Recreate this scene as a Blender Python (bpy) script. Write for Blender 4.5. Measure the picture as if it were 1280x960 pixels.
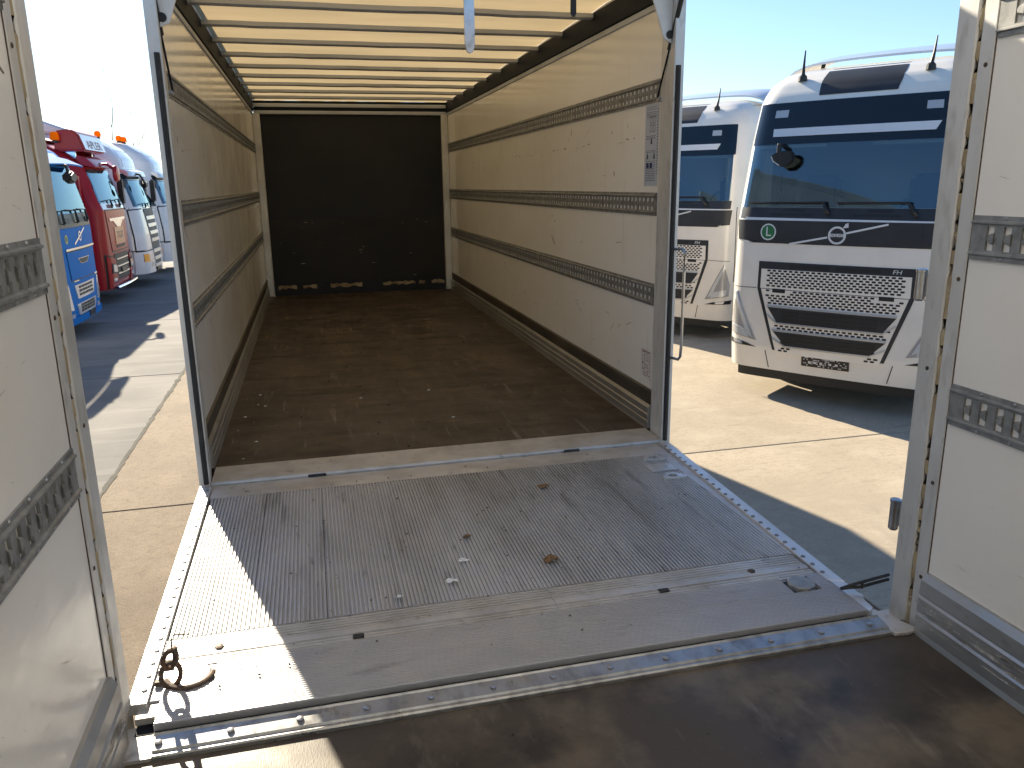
import bpy, bmesh, math, random
from mathutils import Vector, Matrix
random.seed(7)
R = math.radians
for o in list(bpy.data.objects): bpy.data.objects.remove(o)
SC = bpy.context.scene
COL = SC.collection

# ------------------------------------------------------------------ camera
YAW, PITCH, ROLL = 0.2439, 0.2490, -0.0132
CAM = Vector((-0.6343, -4.1478, 1.414))
fw = Vector((math.sin(YAW)*math.cos(PITCH), math.cos(YAW)*math.cos(PITCH), -math.sin(PITCH)))
rt = Vector((math.cos(YAW), -math.sin(YAW), 0)); up = rt.cross(fw)
r2 = math.cos(ROLL)*rt + math.sin(ROLL)*up; u2 = -math.sin(ROLL)*rt + math.cos(ROLL)*up
cam = bpy.data.cameras.new('camera'); cam.sensor_width = 36; cam.lens = 985/1280*36
cam.clip_start = 0.05; cam.clip_end = 3000
co = bpy.data.objects.new('camera', cam); COL.objects.link(co); SC.camera = co
co.matrix_world = Matrix(((r2.x, u2.x, -fw.x, CAM.x), (r2.y, u2.y, -fw.y, CAM.y), (r2.z, u2.z, -fw.z, CAM.z), (0, 0, 0, 1)))

# ------------------------------------------------------------------ light
SUN_EL = R(28.7); SUN_AZ = math.atan2(0.271, 0.963)          # the sun stands ahead and a little to the left
W = bpy.data.worlds.new('World'); SC.world = W; W.use_nodes = True
nt = W.node_tree; bg = nt.nodes['Background']
sky = nt.nodes.new('ShaderNodeTexSky'); sky.sky_type = 'NISHITA'; sky.sun_disc = False
sky.sun_elevation = SUN_EL; sky.sun_rotation = -SUN_AZ; sky.air_density = 1.0; sky.dust_density = 0.25; sky.ozone_density = 4.0
nt.links.new(sky.outputs[0], bg.inputs[0]); bg.inputs[1].default_value = 0.077
sl = bpy.data.lights.new('sun', 'SUN'); sl.energy = 5.0; sl.angle = R(0.55); sl.color = (1.0, 0.87, 0.66)
so = bpy.data.objects.new('sun', sl); COL.objects.link(so)
so.rotation_euler = Vector((0.271*math.cos(SUN_EL), -0.963*math.cos(SUN_EL), -math.sin(SUN_EL))).to_track_quat('-Z', 'Y').to_euler()
vs = SC.view_settings; vs.view_transform = 'Standard'; vs.look = 'None'; vs.gamma = 1; vs.use_curve_mapping = False
vs.exposure = 1.34
SC.cycles.max_bounces = 8; SC.cycles.transparent_max_bounces = 12

# ------------------------------------------------------------------ materials
MATS = {}
def N(t, typ, **k):
    n = t.nodes.new(typ)
    for a, b in k.items(): setattr(n, a, b)
    return n
def noise(t, scale, stretch=(1, 1, 1), detail=5, rough=.6, coord='Object', rot=(0, 0, 0)):
    tc = N(t, 'ShaderNodeTexCoord'); mp = N(t, 'ShaderNodeMapping'); nz = N(t, 'ShaderNodeTexNoise')
    mp.inputs['Scale'].default_value = stretch; mp.inputs['Rotation'].default_value = rot
    t.links.new(tc.outputs[coord], mp.inputs[0]); t.links.new(mp.outputs[0], nz.inputs['Vector'])
    nz.inputs['Scale'].default_value = scale; nz.inputs['Detail'].default_value = detail; nz.inputs['Roughness'].default_value = rough
    return nz.outputs['Fac']
def ramp(t, src, a, b, va=0., vb=1.):
    m = N(t, 'ShaderNodeMapRange'); m.clamp = True
    m.inputs[1].default_value = a; m.inputs[2].default_value = b; m.inputs[3].default_value = va; m.inputs[4].default_value = vb
    t.links.new(src, m.inputs[0]); return m.outputs[0]
def mix(t, fac, a, b):
    m = N(t, 'ShaderNodeMix'); m.data_type = 'RGBA'
    for s, v in ((m.inputs[0], fac), (m.inputs[6], a), (m.inputs[7], b)):
        if isinstance(v, (int, float)): s.default_value = v
        elif isinstance(v, tuple): s.default_value = (*v[:3], 1)
        else: t.links.new(v, s)
    return m.outputs[2]
def mul(t, a, b):
    m = N(t, 'ShaderNodeMath', operation='MULTIPLY')
    for s, v in ((m.inputs[0], a), (m.inputs[1], b)):
        if isinstance(v, (int, float)): s.default_value = v
        else: t.links.new(v, s)
    return m.outputs[0]
def add2(t, a, b):
    m = N(t, 'ShaderNodeMath', operation='ADD'); m.use_clamp = True
    t.links.new(a, m.inputs[0]); t.links.new(b, m.inputs[1]); return m.outputs[0]
def mat(name, base, rough=.5, metal=0., layers=(), rvar=None, bump=None, coat=0., spec=None, vary=0.):
    """layers: (colour, scale, lo, hi, stretch[, amount[, rot]]) noise-driven blends over the base colour"""
    m = bpy.data.materials.new(name); m.use_nodes = True; t = m.node_tree; b = t.nodes['Principled BSDF']
    c = None
    for L in layers:
        f = ramp(t, noise(t, L[1], L[4], rot=L[6] if len(L) > 6 else (0, 0, 0)), L[2], L[3])
        if len(L) > 5: f = mul(t, f, L[5])
        c = mix(t, f, base if c is None else c, L[0])
    if vary:
        oi = N(t, 'ShaderNodeObjectInfo'); hv = N(t, 'ShaderNodeHueSaturation')
        t.links.new(ramp(t, oi.outputs['Random'], 0, 1, 1-vary, 1+vary), hv.inputs['Value'])
        if c is None: hv.inputs['Color'].default_value = (*base, 1)
        else: t.links.new(c, hv.inputs['Color'])
        c = hv.outputs[0]
    if c is None: b.inputs['Base Color'].default_value = (*base, 1)
    else: t.links.new(c, b.inputs['Base Color'])
    b.inputs['Roughness'].default_value = rough; b.inputs['Metallic'].default_value = metal
    if rvar: t.links.new(ramp(t, noise(t, rvar[0], rvar[3] if len(rvar) > 3 else (1, 1, 1)), .3, .7, rvar[1], rvar[2]), b.inputs['Roughness'])
    if coat: b.inputs['Coat Weight'].default_value = coat; b.inputs['Coat Roughness'].default_value = .03
    if spec is not None: b.inputs['Specular IOR Level'].default_value = spec
    if bump:
        bn = N(t, 'ShaderNodeBump'); bn.inputs['Strength'].default_value = bump[1]; bn.inputs['Distance'].default_value = bump[2] if len(bump) > 2 else .01
        t.links.new(noise(t, bump[0], bump[3] if len(bump) > 3 else (1, 1, 1)), bn.inputs['Height']); t.links.new(bn.outputs[0], b.inputs['Normal'])
    MATS[name] = m; return m
S1 = (1, 1, 1)
mat('concrete', (.42, .362, .285), .85, 0, [((.29, .25, .20), 11, .50, .68, (1, 2, 1), .6), ((.24, .205, .165), 34, .54, .68, S1, .6), ((.33, .285, .225), .55, .40, .68, S1), ((.48, .425, .34), 1.7, .5, .75, (1, 1.6, 1), .7), ((.20, .175, .145), .9, .60, .78, (1.5, .5, 1), .6),
    ((.22, .19, .155), 3.2, .60, .72, (.4, 1.8, 1), .5), ((.18, .16, .135), 70, .56, .70, S1, .55), ((.60, .54, .44), 130, .62, .74, S1, .5), ((.09, .08, .07), 5, .73, .78, S1, .7)], bump=(120, .4, .006), vary=.06, spec=.15)
mat('concrete_brown_shaded', (.235, .185, .135), .75, 0, [((.14, .11, .08), 14, .50, .66, S1, .6), ((.15, .12, .09), .8, .42, .68, S1), ((.30, .24, .18), 2.2, .5, .75, (1.4, .6, 1), .6), ((.08, .065, .05), 75, .54, .66, S1, .7), ((.48, .41, .32), 110, .60, .70, S1, .7)], bump=(90, .8, .012), vary=.04, spec=.15)  # brown speckled aggregate, darkened further to hold dappled shade in the colour
mat('concrete_shaded', (.22, .21, .205), .85, 0, [((.15, .15, .15), .55, .40, .68, S1), ((.28, .27, .255), 1.7, .5, .75, (.4, 2.8, 1), .7),
    ((.10, .10, .10), .9, .52, .75, (.3, 2.6, 1), .7), ((.34, .33, .31), 5, .62, .78, (.2, 4, 1), .5), ((.12, .115, .11), 90, .58, .72, S1, .6)], bump=(120, .4, .006), vary=.05, spec=.15)  # soft streaky shade of the left yard painted as darker grey concrete
mat('soil', (.09, .085, .075), .95, 0, [((.05, .05, .045), 3, .4, .6, S1)])
mat('grp', (.88, .86, .82), .2, 0, [((.81, .775, .71), .8, .42, .72, (1, .7, 1.3)), ((.30, .26, .22), 7, .70, .80, (1, .35, 2.2), .55), ((.12, .10, .09), 16, .735, .80, (1, .22, 3), .8),
    ((.5, .45, .38), 2.5, .60, .78, (1, 3, .35), .4)], rvar=(3, .09, .20), bump=(5, .06, .02, (1, .45, 1.4)))
mat('grp_grey', (.86, .84, .80), .2, 0, [((.80, .77, .72), .9, .42, .7, S1), ((.25, .22, .2), 9, .72, .80, (1, .3, 1.6), .55), ((.15, .13, .12), 22, .74, .8, (1, .25, 2.6), .6)],
    rvar=(4, .10, .26), bump=(2.6, .12, .02, (1, .6, 2.2)))
mat('outer_skin', (.72, .72, .72), .35)
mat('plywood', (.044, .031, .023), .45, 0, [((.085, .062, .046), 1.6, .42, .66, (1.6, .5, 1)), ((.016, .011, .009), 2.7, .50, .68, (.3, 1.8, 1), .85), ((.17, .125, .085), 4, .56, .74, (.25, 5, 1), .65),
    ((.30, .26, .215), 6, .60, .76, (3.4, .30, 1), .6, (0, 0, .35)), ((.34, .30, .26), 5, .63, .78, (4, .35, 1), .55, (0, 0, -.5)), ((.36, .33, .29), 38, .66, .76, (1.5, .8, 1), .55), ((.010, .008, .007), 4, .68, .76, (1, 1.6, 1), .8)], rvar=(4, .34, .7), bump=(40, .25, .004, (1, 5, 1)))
mat('plywood_near', (.066, .053, .042), .4, 0, [((.14, .112, .080), 2.0, .47, .60, S1), ((.020, .017, .015), 3.4, .52, .70, S1, .8), ((.21, .18, .145), 9, .60, .78, (2, .6, 1), .5, (0, 0, .4)), ((.24, .21, .17), 45, .66, .76, S1, .4)],
    rvar=(3, .30, .60), bump=(60, .2, .003, (5, 1, 1)), spec=.3)
mat('bulkhead', (.003, .0055, .012), .6, 0, [((.010, .011, .015), 1.3, .4, .7, S1), ((.06, .045, .04), 9, .66, .8, (.3, 1, 3), .7)], bump=(14, .1))
mat('bulkhead_worn', (.006, .006, .008), .6, 0, [((.018, .014, .013), 1.6, .4, .7, S1), ((.07, .055, .045), 9, .62, .8, (.3, 1, 3), .7)], bump=(14, .1))
mat('alu', (.46, .46, .46), .42, .75, [((.34, .335, .32), 3, .4, .7, (1, .4, 1)), ((.16, .145, .13), 12, .64, .8, (1, .5, 1.5), .7), ((.30, .26, .20), 5, .66, .8, S1, .5)], rvar=(9, .30, .55))
mat('alu_post', (.68, .68, .67), .45, .25, [((.52, .515, .50), 4, .4, .7, (1, 1, .3)), ((.40, .39, .37), 20, .55, .7, (1, 1, .35), .6), ((.16, .145, .13), 17, .64, .78, (1, 1, .5), .75), ((.34, .27, .18), 7, .66, .8, (1, 1, .25), .5)], rvar=(9, .3, .6))
mat('alu_sill', (.58, .57, .56), .42, .5, [((.44, .42, .39), 4, .42, .66, (1, 1.5, 1)), ((.15, .13, .11), 14, .62, .78, S1, .8), ((.60, .58, .54), 8, .6, .8, (3, .5, 1), .5)], rvar=(8, .35, .65))
mat('alu_deck', (.57, .57, .58), .52, .5, [((.40, .395, .39), 1.6, .4, .66, (1.2, .5, 1)), ((.12, .115, .11), 4, .57, .76, (3.2, .30, 1), .7), ((.09, .085, .08), 9, .62, .78, (2.2, .5, 1), .7), ((.055, .05, .045), 26, .68, .78, S1, .8),
    ((.55, .54, .52), 5, .62, .8, (2.5, .3, 1), .5)], rvar=(10, .46, .62))
mat('alu_edge', (.60, .60, .61), .42, .5, [((.42, .42, .41), 6, .5, .72, (2, .4, 1), .7), ((.2, .19, .18), 25, .68, .8, S1, .6)], rvar=(12, .25, .5))
mat('alu_flap', (.47, .47, .49), .46, .6, [((.38, .375, .39), 1.6, .4, .66, (.5, 1.4, 1)), ((.12, .115, .11), 6, .60, .78, (.4, 2.2, 1), .6), ((.07, .065, .06), 26, .68, .78, S1, .7)], rvar=(10, .42, .6))
mat('rivet', (.20, .20, .205), .45, .6)
mat('edge_bar', (.42, .43, .44), .32, .8, [((.24, .245, .25), 10, .45, .7, (1.5, 1, 1)), ((.12, .115, .11), 22, .64, .78, S1, .7)], rvar=(14, .25, .5))
mat('galv', (.30, .305, .305), .5, .4, [((.20, .205, .205), 22, .42, .64, S1), ((.42, .425, .42), 9, .56, .74, S1, .7), ((.10, .085, .07), 6, .64, .8, S1, .6)], rvar=(20, .35, .6))
mat('dark_metal', (.010, .014, .022), .6, 0, [((.022, .025, .032), 3, .5, .75, (1, .3, 1))], spec=.12)
mat('kick_dark', (.10, .088, .07), .55, .3, [((.05, .043, .035), 5, .4, .65, (1, .3, 1)), ((.22, .2, .17), 16, .64, .78, (1, .2, 2), .6)])
mat('rubber', (.018, .018, .019), .6, 0, [((.06, .057, .05), 14, .56, .74, (1, 1, .4), .7)])
mat('sealant', (.36, .29, .18), .75, 0, [((.20, .14, .08), 9, .45, .65, (1, 1, .4)), ((.50, .45, .36), 21, .58, .72, S1)])
mat('bow', (.46, .49, .54), .5, .2, [((.33, .34, .36), 5, .45, .7, (.3, 1, 1))])
mat('white_paint', (.78, .78, .76), .4, 0, [((.6, .58, .54), 6, .55, .75, S1, .6)])
mat('steel', (.55, .55, .56), .28, 1., [((.35, .35, .35), 12, .5, .7, S1)])
mat('bolt', (.42, .42, .43), .35, .9)
mat('rust_steel', (.09, .065, .05), .6, .5, [((.18, .10, .06), 30, .5, .7, S1)])
mat('label_blue', (.46, .51, .61), .45, 0, [((.54, .58, .66), 6, .4, .7, S1)])
mat('label_white', (.68, .64, .62), .5)
mat('scuff', (.16, .13, .11), .6, 0, [((.40, .35, .30), 25, .4, .6, S1)]); mat('scuff_soft', (.42, .39, .36), .5, 0, [((.25, .22, .20), 30, .45, .6, S1), ((.7, .67, .63), 60, .5, .6, S1)]); mat('print_dark', (.05, .06, .10), .6); mat('print_blue', (.01, .035, .16), .5); mat('print_red', (.20, .09, .09), .6)
mat('paper', (.8, .79, .76), .7); mat('leaf', (.17, .09, .035), .7, 0, [((.26, .15, .06), 40, .4, .7, S1)])
mat('crumb', (.03, .025, .02), .9); mat('bark', (.10, .085, .07), .9)
def paint(name, c, coat=.9, spec=.5):
    return mat(name, c, .32, 0, [(tuple(x*.8+.02 for x in c), 2.5, .45, .75, S1, .5)], coat=coat, spec=spec, bump=(3, .02, .02))
paint('paint_white', (.86, .82, .75)); paint('paint_red', (.36, .012, .018), .15, .2); mat('paint_blue', (.005, .17, .56), .5, 0, spec=.06); paint('paint_silver', (.62, .64, .68)); paint('paint_cool', (.70, .72, .77))
mat('panel_dark', (.022, .025, .030), .42, 0, [((.035, .037, .042), 3, .4, .7, S1)]); mat('panel_gloss', (.003, .010, .020), .05, 0, spec=.55)
mat('plastic', (.016, .017, .018), .5); mat('plastic_grey', (.055, .058, .062), .55)
mat('chrome', (.82, .83, .85), .14, 1.); mat('silver', (.62, .64, .66), .3, .6); mat('trim_white', (.74, .76, .78), .3)
mat('tyre', (.02, .02, .02), .8, 0, [((.05, .048, .045), 8, .5, .7, S1)]); mat('rim', (.5, .5, .5), .4, .7)
mat('fabric', (.66, .60, .46), .9); mat('seat', (.05, .05, .055), .85)
mat('lamp_white', (.72, .74, .76), .12, .25, coat=1.); mat('lamp_dark', (.50, .50, .50), .12, .3, coat=1.)
mat('lamp_orange', (.95, .38, .02), .2, 0, coat=.8); mat('green', (.02, .17, .055), .4); mat('yellow', (.6, .5, .12), .4); mat('plate', (.012, .012, .014), .35); mat('plate_text', (.6, .6, .6), .5)
mat('orange_panel', (.55, .22, .08), .4, coat=.4); mat('sign_white', (.8, .82, .84), .3, coat=.5)
def glass(name, tint, ior=2.3):
    m = bpy.data.materials.new(name); m.use_nodes = True; t = m.node_tree; t.nodes.remove(t.nodes['Principled BSDF'])
    tr = N(t, 'ShaderNodeBsdfTransparent'); tr.inputs[0].default_value = (*tint, 1); gl = N(t, 'ShaderNodeBsdfGlossy'); gl.inputs['Roughness'].default_value = .015; gl.inputs['Color'].default_value = (.62, .86, 1, 1)
    fr = N(t, 'ShaderNodeFresnel'); fr.inputs[0].default_value = ior; mx = N(t, 'ShaderNodeMixShader')
    t.links.new(fr.outputs[0], mx.inputs[0]); t.links.new(tr.outputs[0], mx.inputs[1]); t.links.new(gl.outputs[0], mx.inputs[2])
    t.links.new(mx.outputs[0], t.nodes['Material Output'].inputs[0]); MATS[name] = m
glass('glass', (.70, .78, .78)); glass('glass_dark', (.10, .12, .13))
def fabric_roof(name, c, dcol, k=.32):
    m = bpy.data.materials.new(name); m.use_nodes = True; t = m.node_tree; t.nodes.remove(t.nodes['Principled BSDF'])
    col = mix(t, ramp(t, noise(t, 2.2, (.5, 2, 1)), .35, .7), c, tuple(x*.8 for x in c))
    col = mix(t, mul(t, ramp(t, noise(t, 9, (.3, 2, 1)), .6, .8), .5), col, tuple(x*.55 for x in c))
    tl = N(t, 'ShaderNodeBsdfTranslucent'); df = N(t, 'ShaderNodeBsdfDiffuse'); mx = N(t, 'ShaderNodeMixShader'); mx.inputs[0].default_value = k
    t.links.new(col, tl.inputs[0]); df.inputs[0].default_value = (*dcol, 1)
    t.links.new(tl.outputs[0], mx.inputs[1]); t.links.new(df.outputs[0], mx.inputs[2]); t.links.new(mx.outputs[0], t.nodes['Material Output'].inputs[0]); MATS[name] = m
fabric_roof('beacon_lens', (1., .36, .02), (.95, .30, .01), .4); fabric_roof('roof_fabric', (.43, .33, .185), (.80, .77, .71)); fabric_roof('roof_fabric_near', (.93, .90, .84), (.85, .83, .78), .12)

# ------------------------------------------------------------------ mesh helpers
class MB:
    def __init__(s): s.v = []; s.f = []
    def add(s, V, F):
        n = len(s.v); s.v += [tuple(p) for p in V]; s.f += [tuple(i+n for i in q) for q in F]; return s
    def box(s, x0, x1, y0, y1, z0, z1):
        return s.add([(x, y, z) for z in (z0, z1) for y in (y0, y1) for x in (x0, x1)],
                     [(0, 2, 3, 1), (4, 5, 7, 6), (0, 1, 5, 4), (2, 6, 7, 3), (0, 4, 6, 2), (1, 3, 7, 5)])
    def prism(s, poly, axis, a, b):
        n = len(poly); P = lambda p, h: {'x': (h, p[0], p[1]), 'y': (p[0], h, p[1]), 'z': (p[0], p[1], h)}[axis]
        V = [P(p, a) for p in poly]+[P(p, b) for p in poly]
        return s.add(V, [tuple(range(n))[::-1], tuple(range(n, 2*n))]+[(i, (i+1) % n, n+(i+1) % n, n+i) for i in range(n)])
    def tube(s, pts, rad, n=8, closed=False, cap=True):
        pts = [Vector(p) for p in pts]; m = len(pts); V = []; F = []
        for i, p in enumerate(pts):
            if closed: d = pts[(i+1) % m]-pts[i-1]
            else: d = pts[min(i+1, m-1)]-pts[max(i-1, 0)]
            q = d.to_track_quat('Z', 'Y'); r = rad[i] if isinstance(rad, (list, tuple)) else rad
            V += [p+q @ Vector((r*math.cos(2*math.pi*k/n), r*math.sin(2*math.pi*k/n), 0)) for k in range(n)]
        for i in range(m if closed else m-1):
            j = (i+1) % m
            F += [(i*n+k, i*n+(k+1) % n, j*n+(k+1) % n, j*n+k) for k in range(n)]
        if cap and not closed: F += [tuple(range(n))[::-1], tuple(range((m-1)*n, m*n))]
        return s.add(V, F)
    def cyl(s, a, b, r, n=16): return s.tube([a, b], r, n)
    def lathe(s, prof, c, axis='z', n=20):
        V = []; F = []
        for r, h in prof:
            for k in range(n):
                a = 2*math.pi*k/n; p = (r*math.cos(a), r*math.sin(a), h)
                if axis == 'x': p = (h, p[0], p[1])
                if axis == 'y': p = (p[0], h, p[1])
                V.append((p[0]+c[0], p[1]+c[1], p[2]+c[2]))
        m = len(prof)
        F = [(i*n+k, i*n+(k+1) % n, (i+1)*n+(k+1) % n, (i+1)*n+k) for i in range(m-1) for k in range(n)]
        F += [tuple(range(n))[::-1], tuple(range((m-1)*n, m*n))]
        return s.add(V, F)
    def build(s, name, material, parent=None, bev=0, smooth=False, seg=1, off=None, angle=35):
        me = bpy.data.meshes.new(name); me.from_pydata(s.v, [], s.f)
        bm = bmesh.new(); bm.from_mesh(me)
        if bev:
            bmesh.ops.recalc_face_normals(bm, faces=bm.faces)
            ed = [e for e in bm.edges if len(e.link_faces) == 2 and e.calc_face_angle(0) > .5]
            bmesh.ops.bevel(bm, geom=ed, offset=bev, segments=seg, affect='EDGES', clamp_overlap=True)
        bmesh.ops.recalc_face_normals(bm, faces=bm.faces); bm.to_mesh(me); bm.free()
        if smooth: me.shade_smooth(); me.set_sharp_from_angle(angle=R(angle))
        me.materials.append(MATS[material]); o = bpy.data.objects.new(name, me); COL.objects.link(o)
        if parent:
            o.parent = parent
            if parent.get('_w'): o.location = -Vector(parent['_w'])
        return o
def tag(o, label=None, cat=None, group=None, kind=None):
    if label: o['label'] = label
    if cat: o['category'] = cat
    if group: o['group'] = group
    if kind: o['kind'] = kind
    return o
def thing(name, loc, label, cat, group=None, rz=0, world=False):
    o = bpy.data.objects.new(name, None); COL.objects.link(o); o.empty_display_size = .2
    o.location = loc; o.rotation_euler.z = rz
    if world: o['_w'] = tuple(loc)            # parts are written in world coordinates
    return tag(o, label, cat, group)
def inst(src, parent, loc, rz=0):
    c = src.copy(); COL.objects.link(c); c.parent = parent; w = Vector(parent.get('_w', (0, 0, 0))); c.location = Vector(loc)-w; c.rotation_euler.z = rz; return c
def copy_tree(o, parent=None):
    c = o.copy(); COL.objects.link(c); c.parent = parent
    for ch in o.children: copy_tree(ch, c)
    return c
def text_mesh(s, size):
    cu = bpy.data.curves.new('t', 'FONT'); cu.body = s; cu.size = size; cu.align_x = 'CENTER'; cu.align_y = 'CENTER'
    o = bpy.data.objects.new('t', cu); COL.objects.link(o); dg = bpy.context.evaluated_depsgraph_get(); me = bpy.data.meshes.new_from_object(o.evaluated_get(dg))
    V = [tuple(v.co) for v in me.vertices]; F = [tuple(p.vertices) for p in me.polygons]
    bpy.data.objects.remove(o); bpy.data.curves.remove(cu); bpy.data.meshes.remove(me); return V, F

# ------------------------------------------------------------------ ground
G = -1.08
gm = MB(); gm.add([(-900, -900, G-.10), (900, -900, G-.10), (900, 900, G-.10), (-900, 900, G-.10)], [(0, 1, 2, 3)])
ground = tag(gm.build('ground', 'soil'), kind='structure')
for (x0, x1, y0, y1) in ((-900, -37.506, -900, 900), (42.506, 900, -900, 900), (-37.5, 42.5, -900, -22.706), (-37.5, 42.5, 67.306, 900)):
    MB().box(x0, x1, y0, y1, G-.09, G).build('apron', 'concrete', ground)
sm = MB(); h = 2.493; sm.box(-h, h, -h, h, -.09, 0); slabs = {}
random.seed(3)
for i in range(16):
    for j in range(18):
        x = -35+5*i; y = -20.2+5*j
        kind = 'concrete' if x > 2.4 else 'concrete_shaded' if (x < -2.5 and y > 2.3) else 'concrete_brown_shaded'    # slabs beside the box and farther left carry yard shade in their colour
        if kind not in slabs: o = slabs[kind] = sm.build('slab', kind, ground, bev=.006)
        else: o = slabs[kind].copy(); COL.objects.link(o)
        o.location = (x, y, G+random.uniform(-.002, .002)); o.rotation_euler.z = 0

m = MB(); n = 90; V = []
for i in range(n+1):
    y = 1.9+i*8.0/n; c = -2.5+random.uniform(-.006, .006); w = .012+.014*random.random()*(1 if i % 7 else 2.2); V += [(c-w, y, G+.004), (c+w, y, G+.004)]
m.add(V, [(2*i, 2*i+1, 2*i+3, 2*i+2) for i in range(n)]).build('joint_filler', 'soil', ground)

# ------------------------------------------------------------------ shared box pieces
def slotted_rail(x, sgn, y0, y1, z0, z1, parent, pitch=.058, near=False):
    """galvanised lashing rail on a side wall; slots are real openings with a pressed tongue in the middle"""
    m = MB(); t = .008 if near else .005; hh = z1-z0; sz0 = z0+hh*.23; sz1 = z1-hh*.23; X = lambda out: x-sgn*out
    def q(ya, yb, za, zb, o): m.add([(X(o), ya, za), (X(o), yb, za), (X(o), yb, zb), (X(o), ya, zb)], [(0, 1, 2, 3)])
    def wall(ya, za, yb, zb, oa, ob): m.add([(X(oa), ya, za), (X(oa), yb, zb), (X(ob), yb, zb), (X(ob), ya, za)], [(0, 1, 2, 3)])
    # long profile: flange / raised bead / web / bead / flange
    lv = [(z0, .001), (z0, .006), (z0+hh*.10, .006), (z0+hh*.13, .014), (z0+hh*.17, .014), (z0+hh*.20, t), (sz0, t)]
    for (za, oa), (zb, ob) in zip(lv, lv[1:]):
        for k in (0, 1):
            A, B = (za, zb) if k == 0 else (z0+z1-za, z0+z1-zb)
            m.add([(X(oa), y0, A), (X(oa), y1, A), (X(ob), y1, B), (X(ob), y0, B)], [(0, 1, 2, 3)])
    n = int((y1-y0-.03)/pitch); lead = (y1-y0-n*pitch)/2; w = pitch*(.52 if not near else .46)
    q(y0, y0+lead, sz0, sz1, t); q(y1-lead, y1, sz0, sz1, t)
    for i in range(n):
        c = y0+lead+(i+.5)*pitch; a = c-w/2; b = c+w/2
        q(c-pitch/2, a, sz0, sz1, t); q(b, c+pitch/2, sz0, sz1, t)
        wall(a, sz0, a, sz1, t, .001); wall(b, sz0, b, sz1, t, .001); wall(a, sz0, b, sz0, t, .001); wall(a, sz1, b, sz1, t, .001)
        mz = (sz0+sz1)/2; d = (sz1-sz0)*(.23 if not near else .26); e = b+.001 if not near else a+w*.8
        pr = [(a-.001, mz-d), (e-.003, mz-d*.6), (e, mz), (e-.003, mz+d*.6), (a-.001, mz+d)]
        m.add([(X(t), *p) for p in pr]+[(X(t+(.006 if near else .002)), p[0]-.003, mz+(p[1]-mz)*.7) for p in pr], [(5, 6, 7, 8, 9)]+[(k, (k+1) % 5, 5+(k+1) % 5, 5+k) for k in range(5)])
    m.add([(X(.001), y0, z0), (X(t), y0, z0), (X(t), y0, z1), (X(.001), y0, z1)], [(0, 1, 2, 3)])
    m.add([(X(.001), y1, z0), (X(t), y1, z0), (X(t), y1, z1), (X(.001), y1, z1)], [(0, 1, 2, 3)])
    r = m.build('lashing_rail', 'galv', parent)
    rv = MB(); k = 0; yy = y0+.02
    while yy < y1:
        for zz in (z0+hh*.05, z1-hh*.05): rv.lathe([(.0055, 0), (.005, .002), (.002, .0035)], (X(.006), yy, zz), 'x', 8) if sgn < 0 else rv.lathe([(.0055, 0), (.005, -.002), (.002, -.0035)], (X(.006), yy, zz), 'x', 8)
        yy += .115 if near else .23
    rr = rv.build('screws', 'bolt', None); rr.parent = r; rr['kind'] = 'stuff'
    return r
def wheel_pair(parent, y, z, x, r=.5, wd=.3):
    for s in (-1, 1):
        t = MB().lathe([(r*.56, -wd/2), (r*.9, -wd/2), (r, -wd*.38), (r, wd*.38), (r*.9, wd/2), (r*.56, wd/2)], (s*x, y, z), 'x', 28).build('wheel', 'tyre', parent, smooth=True)
        rm = MB().lathe([(r*.57, -wd*.3), (r*.56, wd*.3), (r*.42, wd*.22), (r*.2, wd*.05), (r*.12, wd*.3)] if s > 0 else [(r*.57, wd*.3), (r*.56, -wd*.3), (r*.42, -wd*.22), (r*.2, -wd*.05), (r*.12, -wd*.3)], (s*x, y, z), 'x', 24).build('rim', 'rim', None, smooth=True)
        rm.parent = t
def kick_profile(parent, sgn, x, y0, y1, z0, hgt, dark=True):
    # extruded aluminium skirting: stepped section with grooves, dark strip above
    X = lambda o: x-sgn*o
    zs = [0, .012, .045, .05, .055, .085, .09, .095, .125, .14]; os_ = [.034, .030, .030, .024, .030, .030, .024, .028, .026, .012]
    k = hgt/.14
    pl = [(X(0), z0)]+[(X(o), z0+z*k) for z, o in zip(zs, os_)]+[(X(0), z0+.14*k)]
    MB().prism(pl, 'y', y0, y1).build('kick_profile', 'alu', parent)
    if dark:
        pl = [(X(0), z0+.1402*k), (X(.010), z0+.1402*k), (X(.010), z0+.19*k), (X(.014), z0+.195*k), (X(.014), z0+.225*k), (X(0), z0+.231*k)]
        MB().prism(pl, 'y', y0, y1).build('kick_strip', 'kick_dark', parent)

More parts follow.
